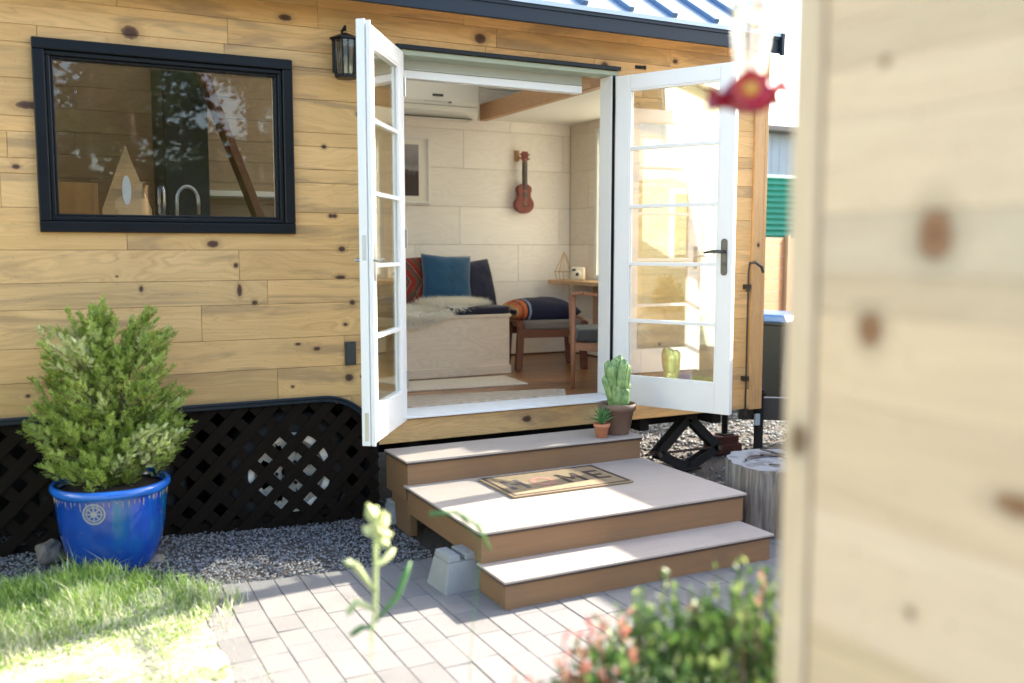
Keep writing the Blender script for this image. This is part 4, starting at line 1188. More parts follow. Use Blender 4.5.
# ------------------------------------------------------------------ under and beside the trailer
jk = empty('scissor_jack', (3.90, 5.02, 0)); tag(jk, 'black scissor jack standing under the sill right of the steps', 'jack')
m = MB()
A = Vector((-.25,0,.13)); Bp = Vector((.25,0,.13)); Tp = Vector((0,0,.36)); Bt = Vector((0,0,.015))
for dy in (-.03, .03):
    for a, b in ((A, Tp), (Bp, Tp), (A, Bt), (Bp, Bt)): m.bar(a+Vector((0,dy,0)), b+Vector((0,dy,0)), .012, .060, (0,0,1))
m.build('arms', M['void'], jk, bevel=.002)
m = MB(); m.tube([A-Vector((.09,0,0)), Bp+Vector((.02,0,0))], .009, 8); m.tube([A+Vector((0,-.05,0)), A+Vector((0,.05,0))], .018, 10); m.tube([Bp+Vector((0,-.05,0)), Bp+Vector((0,.05,0))], .018, 10); m.build('screw', M['rust'], jk)
m = MB(); m.box(-.09, .09, -.05, .05, 0, .014); m.build('base_plate', M['void'], jk, bevel=.003)
m = MB(); m.box(-.05, .05, -.04, .04, .35, .40); m.build('saddle', M['void'], jk, bevel=.003)
bs = empty('stabiliser_post', (4.50, 5.35, .0)); bs.scale = (.82,.82,1); tag(bs, 'dark stabiliser post standing on red bricks under the house corner', 'stabiliser')
m = MB(); m.box(-.16, .12, -.10, .10, .0, .068); m.box(-.13, .10, -.08, .09, .0685, .125); m.build('bricks', M['brick'], bs, bevel=.004)
m = MB(); m.tube([(0,0,.126),(0,0,.44)], .028, 12); m.box(-.06,.06,-.06,.06,.126,.136); m.build('post', M['void'], bs)
for (a,b) in (((3.55,5.15),(3.62,5.25)),):
    pass
tg = empty('trailer_tongue', (4.55, 5.1, .35)); tag(tg, 'dark steel trailer tongue beam behind the stump', 'trailer tongue')
m = MB(); m.bar((-.14,.0,.02), (.95,-.62,.0), .06, .16, (0,0,1)); m.build('beam', M['plate_grey'], tg, bevel=.006)
m = MB(); m.tube([(-.06,-.12,-.34),(-.06,-.12,.16)], .032, 12); m.tube([(-.06,-.12,.10),(-.06,-.19,.14)], .008, 8); m.build('jack_leg', M['void'], tg)
m = MB(); m.bar((-.115,-.165,-.08),(-.115,-.165,.0), .04, .02, (0,1,0)); m.build('tag_plate', M['bluewall'], tg, bevel=.003)
m = MB(); m.box(-.03,.26,-.006,.0,-.02,.03, M=Matrix.Translation((.28,-.205,.01)) @ Matrix.Rotation(math.atan2(-.62,1.09),4,'Z')); m.build('red_marking', M['brick'], tg)

sp_ = empty('tree_stump', (3.52, 3.76, 0)); tag(sp_, 'weathered grey tree stump standing right of the steps', 'stump')
m = MB(); n = 56; prof = [(0,1.05),(.05,1.0),(.12,.985),(.25,.97),(.345,.965),(.36,.945)]
b = 0
def srad(a): return .285*(1 + .07*math.sin(a*2+.5) + .05*math.sin(a*3+2)) + .007*math.sin(a*11) + .006*math.sin(a*17+1)
for (z, k) in prof:
    for j in range(n):
        a = 2*math.pi*j/n; rr_ = srad(a)*k; m.v.append((rr_*math.cos(a), rr_*math.sin(a), z))
for i in range(len(prof)-1):
    for j in range(n): m.f.append((i*n+j, i*n+(j+1)%n, (i+1)*n+(j+1)%n, (i+1)*n+j)); m.m.append(0)
m.build('trunk_side', M['stump'], sp_, smooth=True)
m = MB(); K = 7
for i in range(K+1):
    q = 1-i/K
    for j in range(n):
        a = 2*math.pi*j/n; rr_ = srad(a)*.944*max(q, .01); z = .36 + .010*noise.noise(Vector((rr_*math.cos(a)*9, rr_*math.sin(a)*9, 3)))*(1 if q < 1 else 0) + (.004 if q<1 else 0)
        m.v.append((rr_*math.cos(a), rr_*math.sin(a), z))
for i in range(K):
    for j in range(n): m.f.append((i*n+j, i*n+(j+1)%n, (i+1)*n+(j+1)%n, (i+1)*n+j)); m.m.append(0)
m.build('cut_top', M['stumptop'], sp_, smooth=True)
m = MB(); r = random.Random(44)      # bark chips and litter lying on the top
for k in range(9):
    a = r.uniform(0, 6.28); q = r.uniform(.03, .2); c0 = Vector((q*math.cos(a), q*math.sin(a), .374)); d = Vector((math.cos(a+1), math.sin(a+1), .1))*r.uniform(.03,.07)
    m = MB(); m.bar(c0-d, c0+d, r.uniform(.01,.025), .006, (0,0,1)); m.build('bark_chip', M['rust'], sp_, bevel=.002)

# ------------------------------------------------------------------ INTERIOR THINGS
FL = .569
bn = empty('bench', (2.6, 6.4, FL)); tag(bn, 'plywood storage bench with navy seat cushion inside the doorway', 'bench')
def ib(m, x0, x1, y0, y1, z0, z1): m.box(x0-2.6, x1-2.6, y0-6.4, y1-6.4, z0-FL, z1-FL)
m = MB(); ib(m, 1.95, 3.135, 6.165, 7.19, FL+.001, .990); ib(m, 3.136, 3.33, 6.95, 7.19, FL+.001, .990); m.build('box', M['ply_bench'], bn, bevel=.003)
m = MB(); ib(m, 1.95, 3.143, 6.150, 6.1645, FL+.001, FL+.065); m.build('toe_board', M['ply_bench'], bn, bevel=.002)
m = MB(); ib(m, 1.95, 3.145, 6.155, 7.19, .9905, 1.012); ib(m, 3.1455, 3.34, 6.94, 7.19, .9905, 1.012); m.build('lid', M['ply_bench'], bn, bevel=.002)
m = MB(); ib(m, 2.66, 3.14, 6.16, 6.80, 1.013, 1.068); m.build('seat_cushion', M['navy2'], bn, bevel=.018, seg=4)

def pillow(name, label, loc, w, h, th, mat, rx=0, ry=0, rz=0, cat='pillow', grp=None):
    n = 22; m = MB(); 
    for side in (1, -1):
        b = len(m.v)
        for j in range(n+1):
            for i in range(n+1):
                u, v = 2*i/n-1, 2*j/n-1
                e = max(0, (1-abs(u)**2.6))*max(0, (1-abs(v)**2.6))
                pinch = 1 - .07*(1-abs(u*v))*(max(abs(u), abs(v))**3)
                wr = .012*noise.noise(Vector((u*2.2+loc[0]*5, v*2.2, side))) + .006*noise.noise(Vector((u*6, v*6+loc[1], side)))
                m.v.append((u*w/2*pinch, side*(-1)*(th/2*e**.45 + wr*e), v*h/2*pinch))
        for j in range(n):
            for i in range(n):
                q = (b+j*(n+1)+i, b+j*(n+1)+i+1, b+(j+1)*(n+1)+i+1, b+(j+1)*(n+1)+i)
                m.f.append(q if side == 1 else q[::-1]); m.m.append(0)
    o = m.build(name, mat, smooth=True, loc=loc); o.rotation_euler = (rx, ry, rz)
    bm = bmesh.new(); bm.from_mesh(o.data); bmesh.ops.remove_doubles(bm, verts=bm.verts, dist=.0005); bm.to_mesh(o.data); bm.free()
    o.data.polygons.foreach_set('use_smooth', [True]*len(o.data.polygons))
    tag(o, label, cat, grp); return o
G = 'pillows leaning on the bench'
pillow('pillow', 'red patterned kilim pillow at the left end of the bench', (2.56, 6.93, 1.22), .44, .42, .13, M['kilim'], R(-14), 0, R(4), grp=G)
pillow('pillow', 'bright blue pillow in the middle of the bench', (2.93, 6.86, 1.235), .41, .43, .15, M['blue_velvet'], R(-16), R(3), R(-8), grp=G)
pillow('pillow', 'dark navy pillow at the right end of the bench', (3.205, 6.93, 1.21), .37, .39, .15, M['navy'], R(-15), R(-3), R(12), grp=G)
# sheepskin: flat hide with wool tufts
sk = empty('sheepskin', (2.62, 6.36, 1.012)); tag(sk, 'cream sheepskin draped over the front of the bench', 'sheepskin')
m = MB(); r = random.Random(12)
def hide(u, v):   # u along x, v 0..1: back to front then over the edge
    x = -.42 + .84*u; yb = .55 + .05*math.sin(u*5)
    z = .0; L = .80*v + 0
    if L < .70: y = yb - .0 - L*1.08; z = .012 + .05*max(0, min(1, (x-.0)/.08))
    else: y = -.205; z = .02-(L-.70)
    return Vector((x, y, z))
nu, nv = 30, 24
for side in (0, 1):
    b = len(m.v)
    for j in range(nv+1):
        for i in range(nu+1):
            p = hide(i/nu, j/nv*(1-.35*(i/nu)**2)); m.v.append((p.x, p.y-(.008 if side and p.y < -.2 else 0), p.z+(.008 if side else 0)))
    for j in range(nv):
        for i in range(nu):
            q = (b+j*(nu+1)+i, b+j*(nu+1)+i+1, b+(j+1)*(nu+1)+i+1, b+(j+1)*(nu+1)+i); m.f.append(q); m.m.append(0)
m.build('hide', M['fur'], sk, smooth=True)
m = MB()
for k in range(16000):
    u, v = r.random(), r.random(); vv = v*(1-.35*u**2)
    p = hide(u, vv); edge = vv > .8
    d = Vector((r.gauss(0,.7), r.gauss(-.3,.6) if not edge else -r.uniform(.2,1), r.uniform(.5,1) if not edge else r.uniform(-.9,.3))).normalized()
    L = r.uniform(.035,.075); s = d.orthogonal().normalized()*.006
    m.add([p-s, p+s, p+d*L+Vector((0,0,-.004))], [(0,1,2)])
m.build('wool', M['fur'], sk)

# rugs
def rug(name, pts, mat, label, fr=0):
    m = MB(); z0 = FL
    m.prism(pts, lambda u, v, t: (u, v, z0+t), .0005, .010)
    if fr:
        r = random.Random(fr); a, b = Vector(pts[1]), Vector(pts[2])
        for k in range(90):
            p = a.lerp(b, k/89); m.bar((p.x, p.y, z0+.005), (p.x+r.uniform(.03,.06), p.y+r.uniform(-.012,.012), z0+.003), .004, .004)
    o = m.build(name, mat, bevel=.002); fixn(o); tag(o, label, 'rug', 'rugs on the wooden floor')
rug('rug', [(1.9, 5.64), (2.976, 5.575), (3.01, 6.0), (1.9, 6.05)], M['rug_cream'], 'cream woven rug along the foot of the bench')
rug('rug', [(1.85, 5.035), (2.90, 5.035), (3.03, 5.27), (1.85, 5.45)], M['rug_tan'], 'tan flatweave rug with frayed end just inside the threshold', 3)

# ottoman + striped pillow
ot = empty('footstool', (3.555, 6.38, FL), R(-14)); tag(ot, 'low walnut footstool with grey seat pad beside the bench', 'footstool')
m = MB()
for (x, y) in ((-.25,-.2), (.25,-.2), (-.25,.2), (.25,.2)):
    q = MB(); q.bar((x*1.04, y, 0), (x*.96, y, .35), .05, .06, (0,1,0)); q.build('leg', M['walnut'], ot, bevel=.008)
q = MB()
for y in (-.2, .2): q.bar((-.25, y, .28), (.25, y, .28), .03, .06)
for x in (-.25, .25): q.tube([(x, -.25, .35), (x, -.1, .375), (x, .1, .375), (x, .25, .35)], .028, 10)
q.build('seat_frame', M['walnut'], ot, bevel=.004)
q = MB(); q.box(-.225, .235, -.22, .22, .31, .385); q.build('seat_pad', M['greycush'], ot, bevel=.02, seg=4)
o = pillow('pillow', 'dark striped wool pillow lying flat on the footstool', (3.51, 6.40, FL+.375+.068), .54, .48, .20, M['stripes'], R(-90), 0, R(-10), grp=None)

# armchair
ch = empty('armchair', (3.70, 5.37, FL), R(-25)); tag(ch, 'teak armchair with charcoal seat half hidden by the right door', 'armchair')
def leg(a, b, r0, r1):
    q = MB(); a, b = Vector(a), Vector(b); mid = a.lerp(b, .55); q.tube([a, mid, b], [r0, r0*1.25, r1], 12); q.build('leg', M['teak'], ch, smooth=True)
leg((-.455,-.31,0), (-.455,-.31,.62), .013, .017); leg((.10,-.31,0), (.10,-.31,.62), .013, .017)
leg((-.40,.24,0), (-.42,.22,.58), .013, .016); leg((.08,.24,0), (.10,.22,.58), .013, .016)
q = MB()
for pts in ([(-.475,-.33,.625),(-.40,-.32,.632),(-.20,-.28,.60),(.0,-.26,.595),(.20,-.27,.61)],):
    for a, b in zip(pts[:-1], pts[1:]): q.bar(a, b, .055, .022, (0,0,1))
q.build('arm_rest', M['teak'], ch, bevel=.006)
q = MB(); q.bar((-.455,-.30,.28), (.10,-.30,.24), .03, .05); q.bar((-.42,.22,.28), (.10,.22,.26), .03, .05); q.bar((-.44,-.3,.28), (-.42,.22,.28), .03, .05); q.build('seat_rail', M['teak'], ch, bevel=.004)
q = MB(); q.box(-.42, .12, -.27, .22, .30, .385); q.build('seat_cushion', M['greydark'], ch, bevel=.025, seg=4)
q = MB(); q.box(.09,.14,-.27,.22,.36,.78); q.build('backrest', M['greydark'], ch, bevel=.02)

# desk shelf and items
ds = empty('wall_desk', (4.16, 6.7, 1.19)); tag(ds, 'narrow wooden wall desk under the end window', 'desk')
m = MB(); m.box(-.165, .10, -.80, .42, 0, .034); m.build('top', M['desk'], ds, bevel=.004)
m = MB(); m.box(.02, .098, -.1, -.02, -.35, -.002); m.build('bracket', M['wood_warm'], ds, bevel=.002)
ic = empty('instant_camera', (4.105, 6.80, 1.2245), R(-38)); tag(ic, 'cream instant camera standing on the wall desk', 'camera')
m = MB(); m.box(-.062,.062,-.022,.022,0,.112); m.build('body', M['cream_cam'], ic, bevel=.018, seg=4)
m = MB(); m.lathe([(.033,0),(.033,.02),(.028,.026),(.013,.026),(.012,.02),(.001,.02)], (0,-.022,.052), 24, M=Matrix.Rotation(R(90),4,'X')); lz = m.build('lens_barrel', M['cream_cam'], ic, smooth=False)
m = MB(); m.lathe([(.014,.0265),(.001,.0275)], (0,-.022,.052), 20, M=Matrix.Rotation(R(90),4,'X')); m.build('lens', M['handle_blk'], lz)
m = MB(); m.box(-.045,-.015,-.026,-.0225,.080,.098); m.build('flash', M['handle_blk'], ic)
go = empty('wire_ornament', (4.10, 7.02, 1.2245)); tag(go, 'brass wire geometric ornament beside the camera', 'ornament')
m = MB(); base = [Vector((math.cos(a)*.065, math.sin(a)*.065, 0)) for a in (R(20), R(92), R(164), R(236), R(308))]; mid = [Vector((p.x*1.25, p.y*1.25, .07)) for p in base]; top = Vector((0,0,.24))
for k in range(5):
    m.tube([base[k], base[(k+1)%5]], .003, 6); m.tube([base[k], mid[k]], .003, 6); m.tube([mid[k], top], .003, 6); m.tube([mid[k], mid[(k+1)%5]], .003, 6)
m.build('wire_frame', M['brass'], go)

# picture, air conditioner, ukulele
pc = empty('picture_frame', (2.745, 7.19, 2.12)); tag(pc, 'white framed dark photograph on the back wall', 'picture')
m = MB(); frame(m, -.175, .175, -.265, .265, -.03, .008, .018); m.build('frame', M['white'], pc, bevel=.003)
m = MB(); m.box(-.157, .157, -.012, .006, -.247, .247); m.build('mount', M['ceiling'], pc)
m = MB(); m.box(-.085, .080, 7.172, 7.1775, 1.915, 2.325); o = m.build('photo_print', M['art'], pc); o.location = (0, -7.19, -2.12)
ac = empty('air_conditioner', (2.90, 7.18, 2.53)); tag(ac, 'white wall mounted air conditioner high on the back wall', 'air conditioner')
m = MB(); m.prism([(0,0),(-.16,.0),(-.20,.05),(-.215,.12),(-.21,.27),(-.19,.285),(0,.285)], lambda u, v, t: (t, u, v), -.42, .372); fixn(m.build('housing', M['white2'], ac, bevel=.01, seg=3))
m = MB(); m.box(-.40, .352, -.221, -.2165, .085, .088); m.box(-.36, .31, -.205, -.17, -.006, -.001); m.build('vent_slot', M['plate_grey'], ac)
m = MB(); m.box(-.035,.055,-.2195,-.2165,.155,.172)
for k in range(9): m.box(-.10+k*.022, -.092+k*.022, -.2195, -.2165, .112, .117)
m.box(.10,.125,-.2195,-.2165,.108,.120)
m.build('display_marks', M['plate_grey'], ac)
uk = empty('ukulele', (3.765, 7.17, 1.79)); tag(uk, 'red brown ukulele hanging on the pale back wall', 'ukulele')
pts = []
for k in range(48):
    pass
UP = [(0,.0),(.004,.028),(.015,.052),(.035,.074),(.06,.086),(.085,.087),(.11,.077),(.132,.062),(.15,.056),(.168,.057),(.188,.064),(.208,.066),(.226,.058),(.24,.038),(.247,.018)]
pts = [(w_, z_) for z_, w_ in UP] + [(-w_, z_) for z_, w_ in reversed(UP[1:])]
m = MB(); m.prism(pts, lambda u, v, t: (u, t, v), -.062, -.004); fixn(m.build('body', M['uke'], uk, bevel=.005))
m = MB(); m.lathe([(.024,0),(.001,.0012)], (0,-.0625,.155), 24, M=Matrix.Rotation(R(90),4,'X')); m.box(-.030,.034,-.070,-.0622,.058,.068); m.build('soundhole_and_bridge', M['ukedark'], uk)
m = MB(); m.box(-.017,.017,-.058,-.036,.243,.43); m.box(-.018,.018,-.068,-.0585,.20,.43)
m.build('neck', M['ukedark'], uk, bevel=.002)
m = MB(); m.prism([(-.018,.43),(.018,.43),(.030,.47),(.026,.52),(-.026,.52),(-.030,.47)], lambda u, v, t: (u, t, v), -.062, -.045); h = m.build('headstock', M['uke'], uk, bevel=.002)
m = MB()
for sx in (-1, 1):
    for z in (.455, .492): m.tube([(sx*.024,-.054,z),(sx*.045,-.054,z+.004)], .006, 8)
m.build('tuning_peg', M['handle_blk'], h)
m = MB()
for x in (-.009,-.003,.003,.009): m.tube([(x,-.0705,.065),(x,-.070,.46)], .0006, 4)
m.build('strings', M['linen'], uk)
m = MB(); m.box(-.06, -.033, -.02, .028, .44, .53); m.bar((-.045,-.02,.47),(-.045,-.075,.455),.014,.014); m.bar((.035,-.02,.47),(.035,-.075,.455),.010,.010); m.box(-.05,.045,-.03,-.02,.462,.478)
m.build('wall_hanger', M['wood_warm'], uk, bevel=.002)

# kitchen behind the window ------------------------------------------------
kc = empty('kitchen_counter', (.6, 5.35, FL)); tag(kc, 'kitchen counter with tap behind the black window', 'kitchen counter')
m = MB(); m.box(-1.4, .74, -.32, .24, .14, .88); m.build('cabinet', M['kitchen_wall'], kc)
m = MB(); m.box(-1.42, .76, -.33, .26, .881, .92); m.build('worktop', M['desk'], kc, bevel=.004)
fa = MB(); pts = [(.10,-.10,.92),(.10,-.10,1.17)] + [(.10+.055*(1-math.cos(a)), -.10, 1.17+.075*math.sin(a)) for a in [math.pi*k/10 for k in range(1, 11)]] + [(.21,-.10,1.10)]
fa.tube(pts, .010, 10); fa.tube([(.10,-.10,.92),(.10,-.10,.96)], .02, 12)
fa.build('tap', M['steel'], kc, smooth=True)
gb = empty('gable_house_ornament', (.46, 5.30, 1.489)); tag(gb, 'pointed wooden house shaped board with white oval behind the kitchen window', 'wooden board')
m = MB(); m.prism([(-.12,0),(.12,0),(.12,.20),(0,.53),(-.12,.20)], lambda u, v, t: (u, t, v), -.015, .015); fixn(m.build('board', M['siding'], gb, bevel=.003))
m = MB(); m.prism([(.022*math.cos(a), .30+.075*math.sin(a)) for a in [2*math.pi*k/24 for k in range(24)]], lambda u, v, t: (u, t, v), -.019, -.0155); fixn(m.build('oval_inlay', M['white'], gb))
for (x, nm) in ((.34,0),(.375,1),(.315,2)):
    m = MB(); m.lathe([(.001,0),(.020,0),(.022,.16),(.019,.16),(.018,.01),(.001,.01)], n=20); o = m.build('glass_tumbler', M['bottleglass'], smooth=True, loc=(x-.02, 5.17+.04*(nm==2), 1.489)); tag(o, 'glass tumbler in the cluster on the counter behind the kitchen window', 'tumbler', 'tumblers behind the kitchen window')
m = MB(); m.box(-.02, .36, 5.90, 6.15, 1.05, 1.86)
m.box(.145,.155,5.885,5.899,1.60,1.80); o = m.build('wall_cabinet', M['trim'], bevel=.003); tag(o, 'tan kitchen cupboard seen at the left of the kitchen window', 'cupboard')
m = MB(); m.box(.80, 1.08, 6.5, 7.1, FL+.001, 2.78); o = m.build('refrigerator', M['plate_grey'], bevel=.01); tag(o, 'tall grey cabinet seen in the middle of the kitchen window', 'tall cabinet')
m = MB(); m.bar((.97, 6.35, 2.75), (1.62, 6.35, 1.0), .05, .17, (0,1,0)); o = m.build('stair_stringer', M['walnut'], bevel=.004); o.data.materials[0] = M['walnut']; tag(o, 'dark sloping stair stringer behind the kitchen window', 'stair stringer')
m = MB(); m.box(1.08, 1.9, 6.9, 7.19, 1.86, 1.90); o = m.build('wall_shelf', M['white'], bevel=.003); tag(o, 'white wall shelf seen low in the kitchen window', 'shelf')

# ------------------------------------------------------------------ FOREGROUND WALL, FEEDER, PLANTS
sh = empty('garden_screen', (.93, -.3, 0)); tag(sh, 'pale knotty pine board wall out of focus in the right foreground', 'board wall')
m = MB(); r = random.Random(31); zs = [.0,.14,.28,.42,.56,.70,.85,.99,1.148,1.29,1.40,1.449,1.525,1.636,1.701,1.755,1.83,1.95,2.06]
for i in range(len(zs)-1):
    y = .893
    while y > -1.5:
        L = r.uniform(.9,1.6); m.box(.90-.93, .918-.93, y-L+.0003+.3, y-.0003+.3, zs[i]+.0003, zs[i+1]-.0003); y -= L
o = m.build('boards', M['pale_pine'], sh, bevel=.0005); 
o.location = (0,0,0)
m = MB(); m.box(.892-.93, .93-.93, .894+.3, .942+.3, 0, 2.08); m.build('corner_post', M['pale_trim'], sh, bevel=.004)
m = MB(); m.box(.919-.93, .96-.93, -1.5+.3, .893+.3, 0, 2.06); m.build('backing', M['pale_trim'], sh)

fe = empty('hummingbird_feeder', (1.036, 1.19, 1.722)); tag(fe, 'clear bottle hummingbird feeder with red flower base hanging in the foreground', 'bird feeder')
m = MB(); m.lathe([(.001,-.022),(.020,-.022),(.036,-.014),(.044,-.002),(.044,.010),(.036,.022),(.026,.030),(.001,.030)], n=32); base = m.build('base', M['red_glass'], fe, smooth=True)
def flower(ang, z, r_, d_):
    m = MB(); c0 = Vector((math.cos(ang)*r_, math.sin(ang)*r_, z)); ax = Vector((math.cos(ang), math.sin(ang), .1)).normalized(); u = ax.orthogonal().normalized(); v = ax.cross(u)
    for k in range(6):
        a = 2*math.pi*k/6; dd = u*math.cos(a)+v*math.sin(a); s = ax.cross(dd)
        m.add([c0-s*.006*d_, c0+s*.006*d_, c0+dd*.018*d_+s*.011*d_+ax*.006, c0+dd*.024*d_+ax*.009, c0+dd*.018*d_-s*.011*d_+ax*.006], [(0,1,2,3,4)])
    m.tube([c0-ax*.02, c0+ax*.003], [.012,.016], 12)
    f = m.build('flower', M['red_glass'], fe)
    s_ = f.modifiers.new('Solid', 'SOLIDIFY'); s_.thickness = .002
    if d_ < 1.2: return
    m = MB(); m.tube([c0+ax*.0035, c0+ax*.012], [.010*d_,.007*d_], 12); m.build('port', M['yellow'], f)
flower(R(-128), .006, .046, 1.35); flower(R(-70), .004, .050, .9); flower(R(-20), .004, .050, .9); flower(R(60), .006, .050, 1); flower(R(165), -.004, .056, .9)
m = MB(); m.lathe([(.020,.026),(.021,.05),(.028,.09),(.033,.15),(.033,.27),(.026,.30),(.020,.31),(.001,.312)], n=32); m.build('bottle', M['bottleglass'], fe, smooth=True)
m = MB(); m.lathe([(.001,.135),(.0325,.135),(.0325,.15),(.001,.15)], n=24); m.build('label_band', M['bluewall'], fe, smooth=False)
m = MB(); m.tube([(0,0,.312),(0,0,.40)], .0012, 6); m.build('hanging_wire', M['darksteel'], fe)
hk = MB(); hk.tube([(.905,.95,2.0),(.95,1.06,2.13),(1.0,1.13,2.16),(1.04,1.19,2.13),(1.035,1.19,2.10)], .006, 8); hk.box(.893,.923,.9425,.949,1.94,2.04)
o = hk.build('plant_hook', M['handle_blk']); tag(o, 'black iron hook on the board wall that holds the bird feeder', 'hook')

# tall pale stalk in front of the paving
st = empty('flower_stalk', (.690, 2.06, 0)); tag(st, 'pale green budding flower stalk blurred in front of the paving', 'plant')
def sc_(p): return (p[0]*1.35, p[1]*1.35, (p[2]-.985)*1.467+.756)
m = MB(); m.tube([(-.02,0,0),(-.012,0,.5)] + [sc_(p) for p in ((-.006,0,.875),(.0,0,.89),(.003,0,.98),(.004,0,1.07))], [.0007,.0007,.0045,.0055,.0055,.006], 8)
m.build('stem', M['stalk'], st, smooth=True)
def pod(m, a, b, r0, bend=(0,0,.02)):
    a, b = Vector(sc_(a)), Vector(sc_(b)); mid = a.lerp(b,.5)+Vector(bend); m.tube([a, a.lerp(mid,.6), mid, mid.lerp(b,.6), b], [r0*.5,r0*.8,r0,r0*1.1,r0*.3], 8)
for (a, b_, r_, bd, mm) in (((0,0,.93),(-.060,-.02,.995),.008,(-.01,0,.03),'stalk'), ((0,0,.97),(.045,.02,.99),.008,(0,0,-.005),'stalk'), ((0,0,.88),(.075,.02,.965),.007,(.01,0,-.015),'succ'),
                        ((0,0,.90),(-.052,.0,.90),.009,(-.01,0,.028),'stalk'), ((0,0,.87),(-.045,.01,.86),.007,(0,0,.012),'succ')):
    m = MB(); pod(m, a, b_, r_, bd); m.build('leaf', M[mm], st, smooth=True)
m = MB()
def petal(m, c0, d_, L, w):
    c0 = Vector(c0); d_ = Vector(d_).normalized(); sd_ = d_.cross(Vector((.2,-1,.3))).normalized()*w; nn = sd_.cross(d_).normalized()*w*.5
    a0 = c0; m.add([a0, a0+d_*L*.3+sd_*.8+nn, a0+d_*L*.65+sd_, a0+d_*L, a0+d_*L*.65-sd_, a0+d_*L*.3-sd_*.8+nn, a0+d_*L*.5+nn*1.6], [(0,1,6),(1,2,6),(2,3,6),(3,4,6),(4,5,6),(5,0,6)])
for (dx, dy, dz, L, w, z0) in ((-.35,-.2,1,.085,.020,1.035),(.25,-.3,.9,.07,.022,1.03),(.6,.1,.6,.06,.020,1.03),(-.1,-.5,1,.065,.020,1.02),(.9,-.2,.1,.05,.018,1.02),(-.6,.2,.6,.05,.016,1.02),(.1,.4,1,.07,.018,1.03),(.5,-.5,-.2,.045,.017,1.015)):
    petal(m, sc_((.003,0,z0)), (dx,dy,dz), L*.85, w*.8)
o = m.build('blossom', M['conifer_pale'], st); so_ = o.modifiers.new('Solid', 'SOLIDIFY'); so_.thickness = .003
st2 = empty('grass_stem', (.90, 1.98, 0)); tag(st2, 'arching green seed stem blurred in front of the steps', 'plant')
m = MB(); m.tube([(0,0,0),(.0,0,.5),(.03,0,.78),(-.03,.0,.865),(-.10,0,.87)], [.0008,.0008,.001,.004,.006], 6); m.tube([(-.04,0,.868),(.02,0,.83),(.055,0,.76)], [.005,.006,.003], 6)
m.build('stem', M['succ'], st2, smooth=True)

def bush():
    r = random.Random(23)
    b = empty('flowering_shrub', (1.12, 1.43, 0)); b.scale = (.92,.92,.92); ZO = Vector((0, 0, .235)); tag(b, 'low leafy shrub with pink shoots blurred at the bottom of the photo', 'shrub')
    lv = MB(); pk = MB(); sm = MB()
    blobs = [((-.05,-.05,.30),(.33,.34,.26)), ((.22,-.08,.34),(.28,.30,.28)), ((.40,-.16,.38),(.24,.26,.30)), ((-.22,.06,.22),(.20,.24,.20)), ((.08,.12,.30),(.30,.22,.24)), ((.1,0,.05),(.36,.32,.24))]
    def leafq(m, p, d, L, w, mi=0):
        d = d.normalized(); s = d.cross(Vector((r.uniform(-1,1), r.uniform(-1,1), r.uniform(.2,1)))).normalized()*w; nn = s.cross(d).normalized()*L*.12
        m.add([p, p+d*L*.4+s+nn, p+d*L, p+d*L*.4-s+nn], [(0,1,2,3)], mi)
    for (c, s) in blobs:
        for k in range(2300):
            v = Vector((r.gauss(0,1), r.gauss(0,1), r.gauss(0,1))).normalized()*(r.uniform(.2,1)**.4)
            p = Vector((c[0]+v.x*s[0], c[1]+v.y*s[1], c[2]+v.z*s[2]))
            if p.z < .02 or noise.noise(p*8) < -.2: continue
            p += ZO
            leafq(lv, p, v+Vector((r.uniform(-.6,.6), r.uniform(-.6,.6), r.uniform(-.1,.9))), r.uniform(.025,.045), r.uniform(.007,.012))
    for k in range(170):
        a = r.uniform(0, 6.28); q = r.uniform(0, 1)
        c, s = blobs[r.choice((0,1,2,2,3,4))]; v = Vector((r.gauss(0,.6), r.gauss(0,.6), 1)).normalized()
        p = Vector((c[0]+v.x*s[0], c[1]+v.y*s[1], c[2]+v.z*s[2]+.235)); up = Vector((r.uniform(-.3,.3), r.uniform(-.3,.3), 1)).normalized()
        H_ = r.uniform(.03,.10); sm.tube([p-up*.1, p+up*H_], [.0018,.001], 5)
        pinkish = (p.x < -.08 and r.random() < .75) or r.random() < .06
        for j in range(9):
            pp = p+up*H_*(j/8.); dd = Vector((r.uniform(-1,1), r.uniform(-1,1), r.uniform(.3,1)))
            leafq(pk if pinkish else lv, pp, dd, r.uniform(.015,.032), r.uniform(.004,.007))
    nb_ = len(lv.v); lv.v += pk.v; lv.f += [tuple(i_+nb_ for i_ in f_) for f_ in pk.f]; lv.m += [1]*len(pk.f)
    lv.build('foliage', [M['bushleaf'], M['pinkleaf']], b)
    for k in range(40):
        a = r.uniform(0, 6.28); q = r.uniform(.05,.4)
        sm.tube([(0.05,0,0), (.05+math.cos(a)*q*.5, math.sin(a)*q*.5, .15), (.05+math.cos(a)*q, math.sin(a)*q*.7, .55)], [.006,.004,.002], 6)
    sm.build('stem', M['bark'], b)
bush()

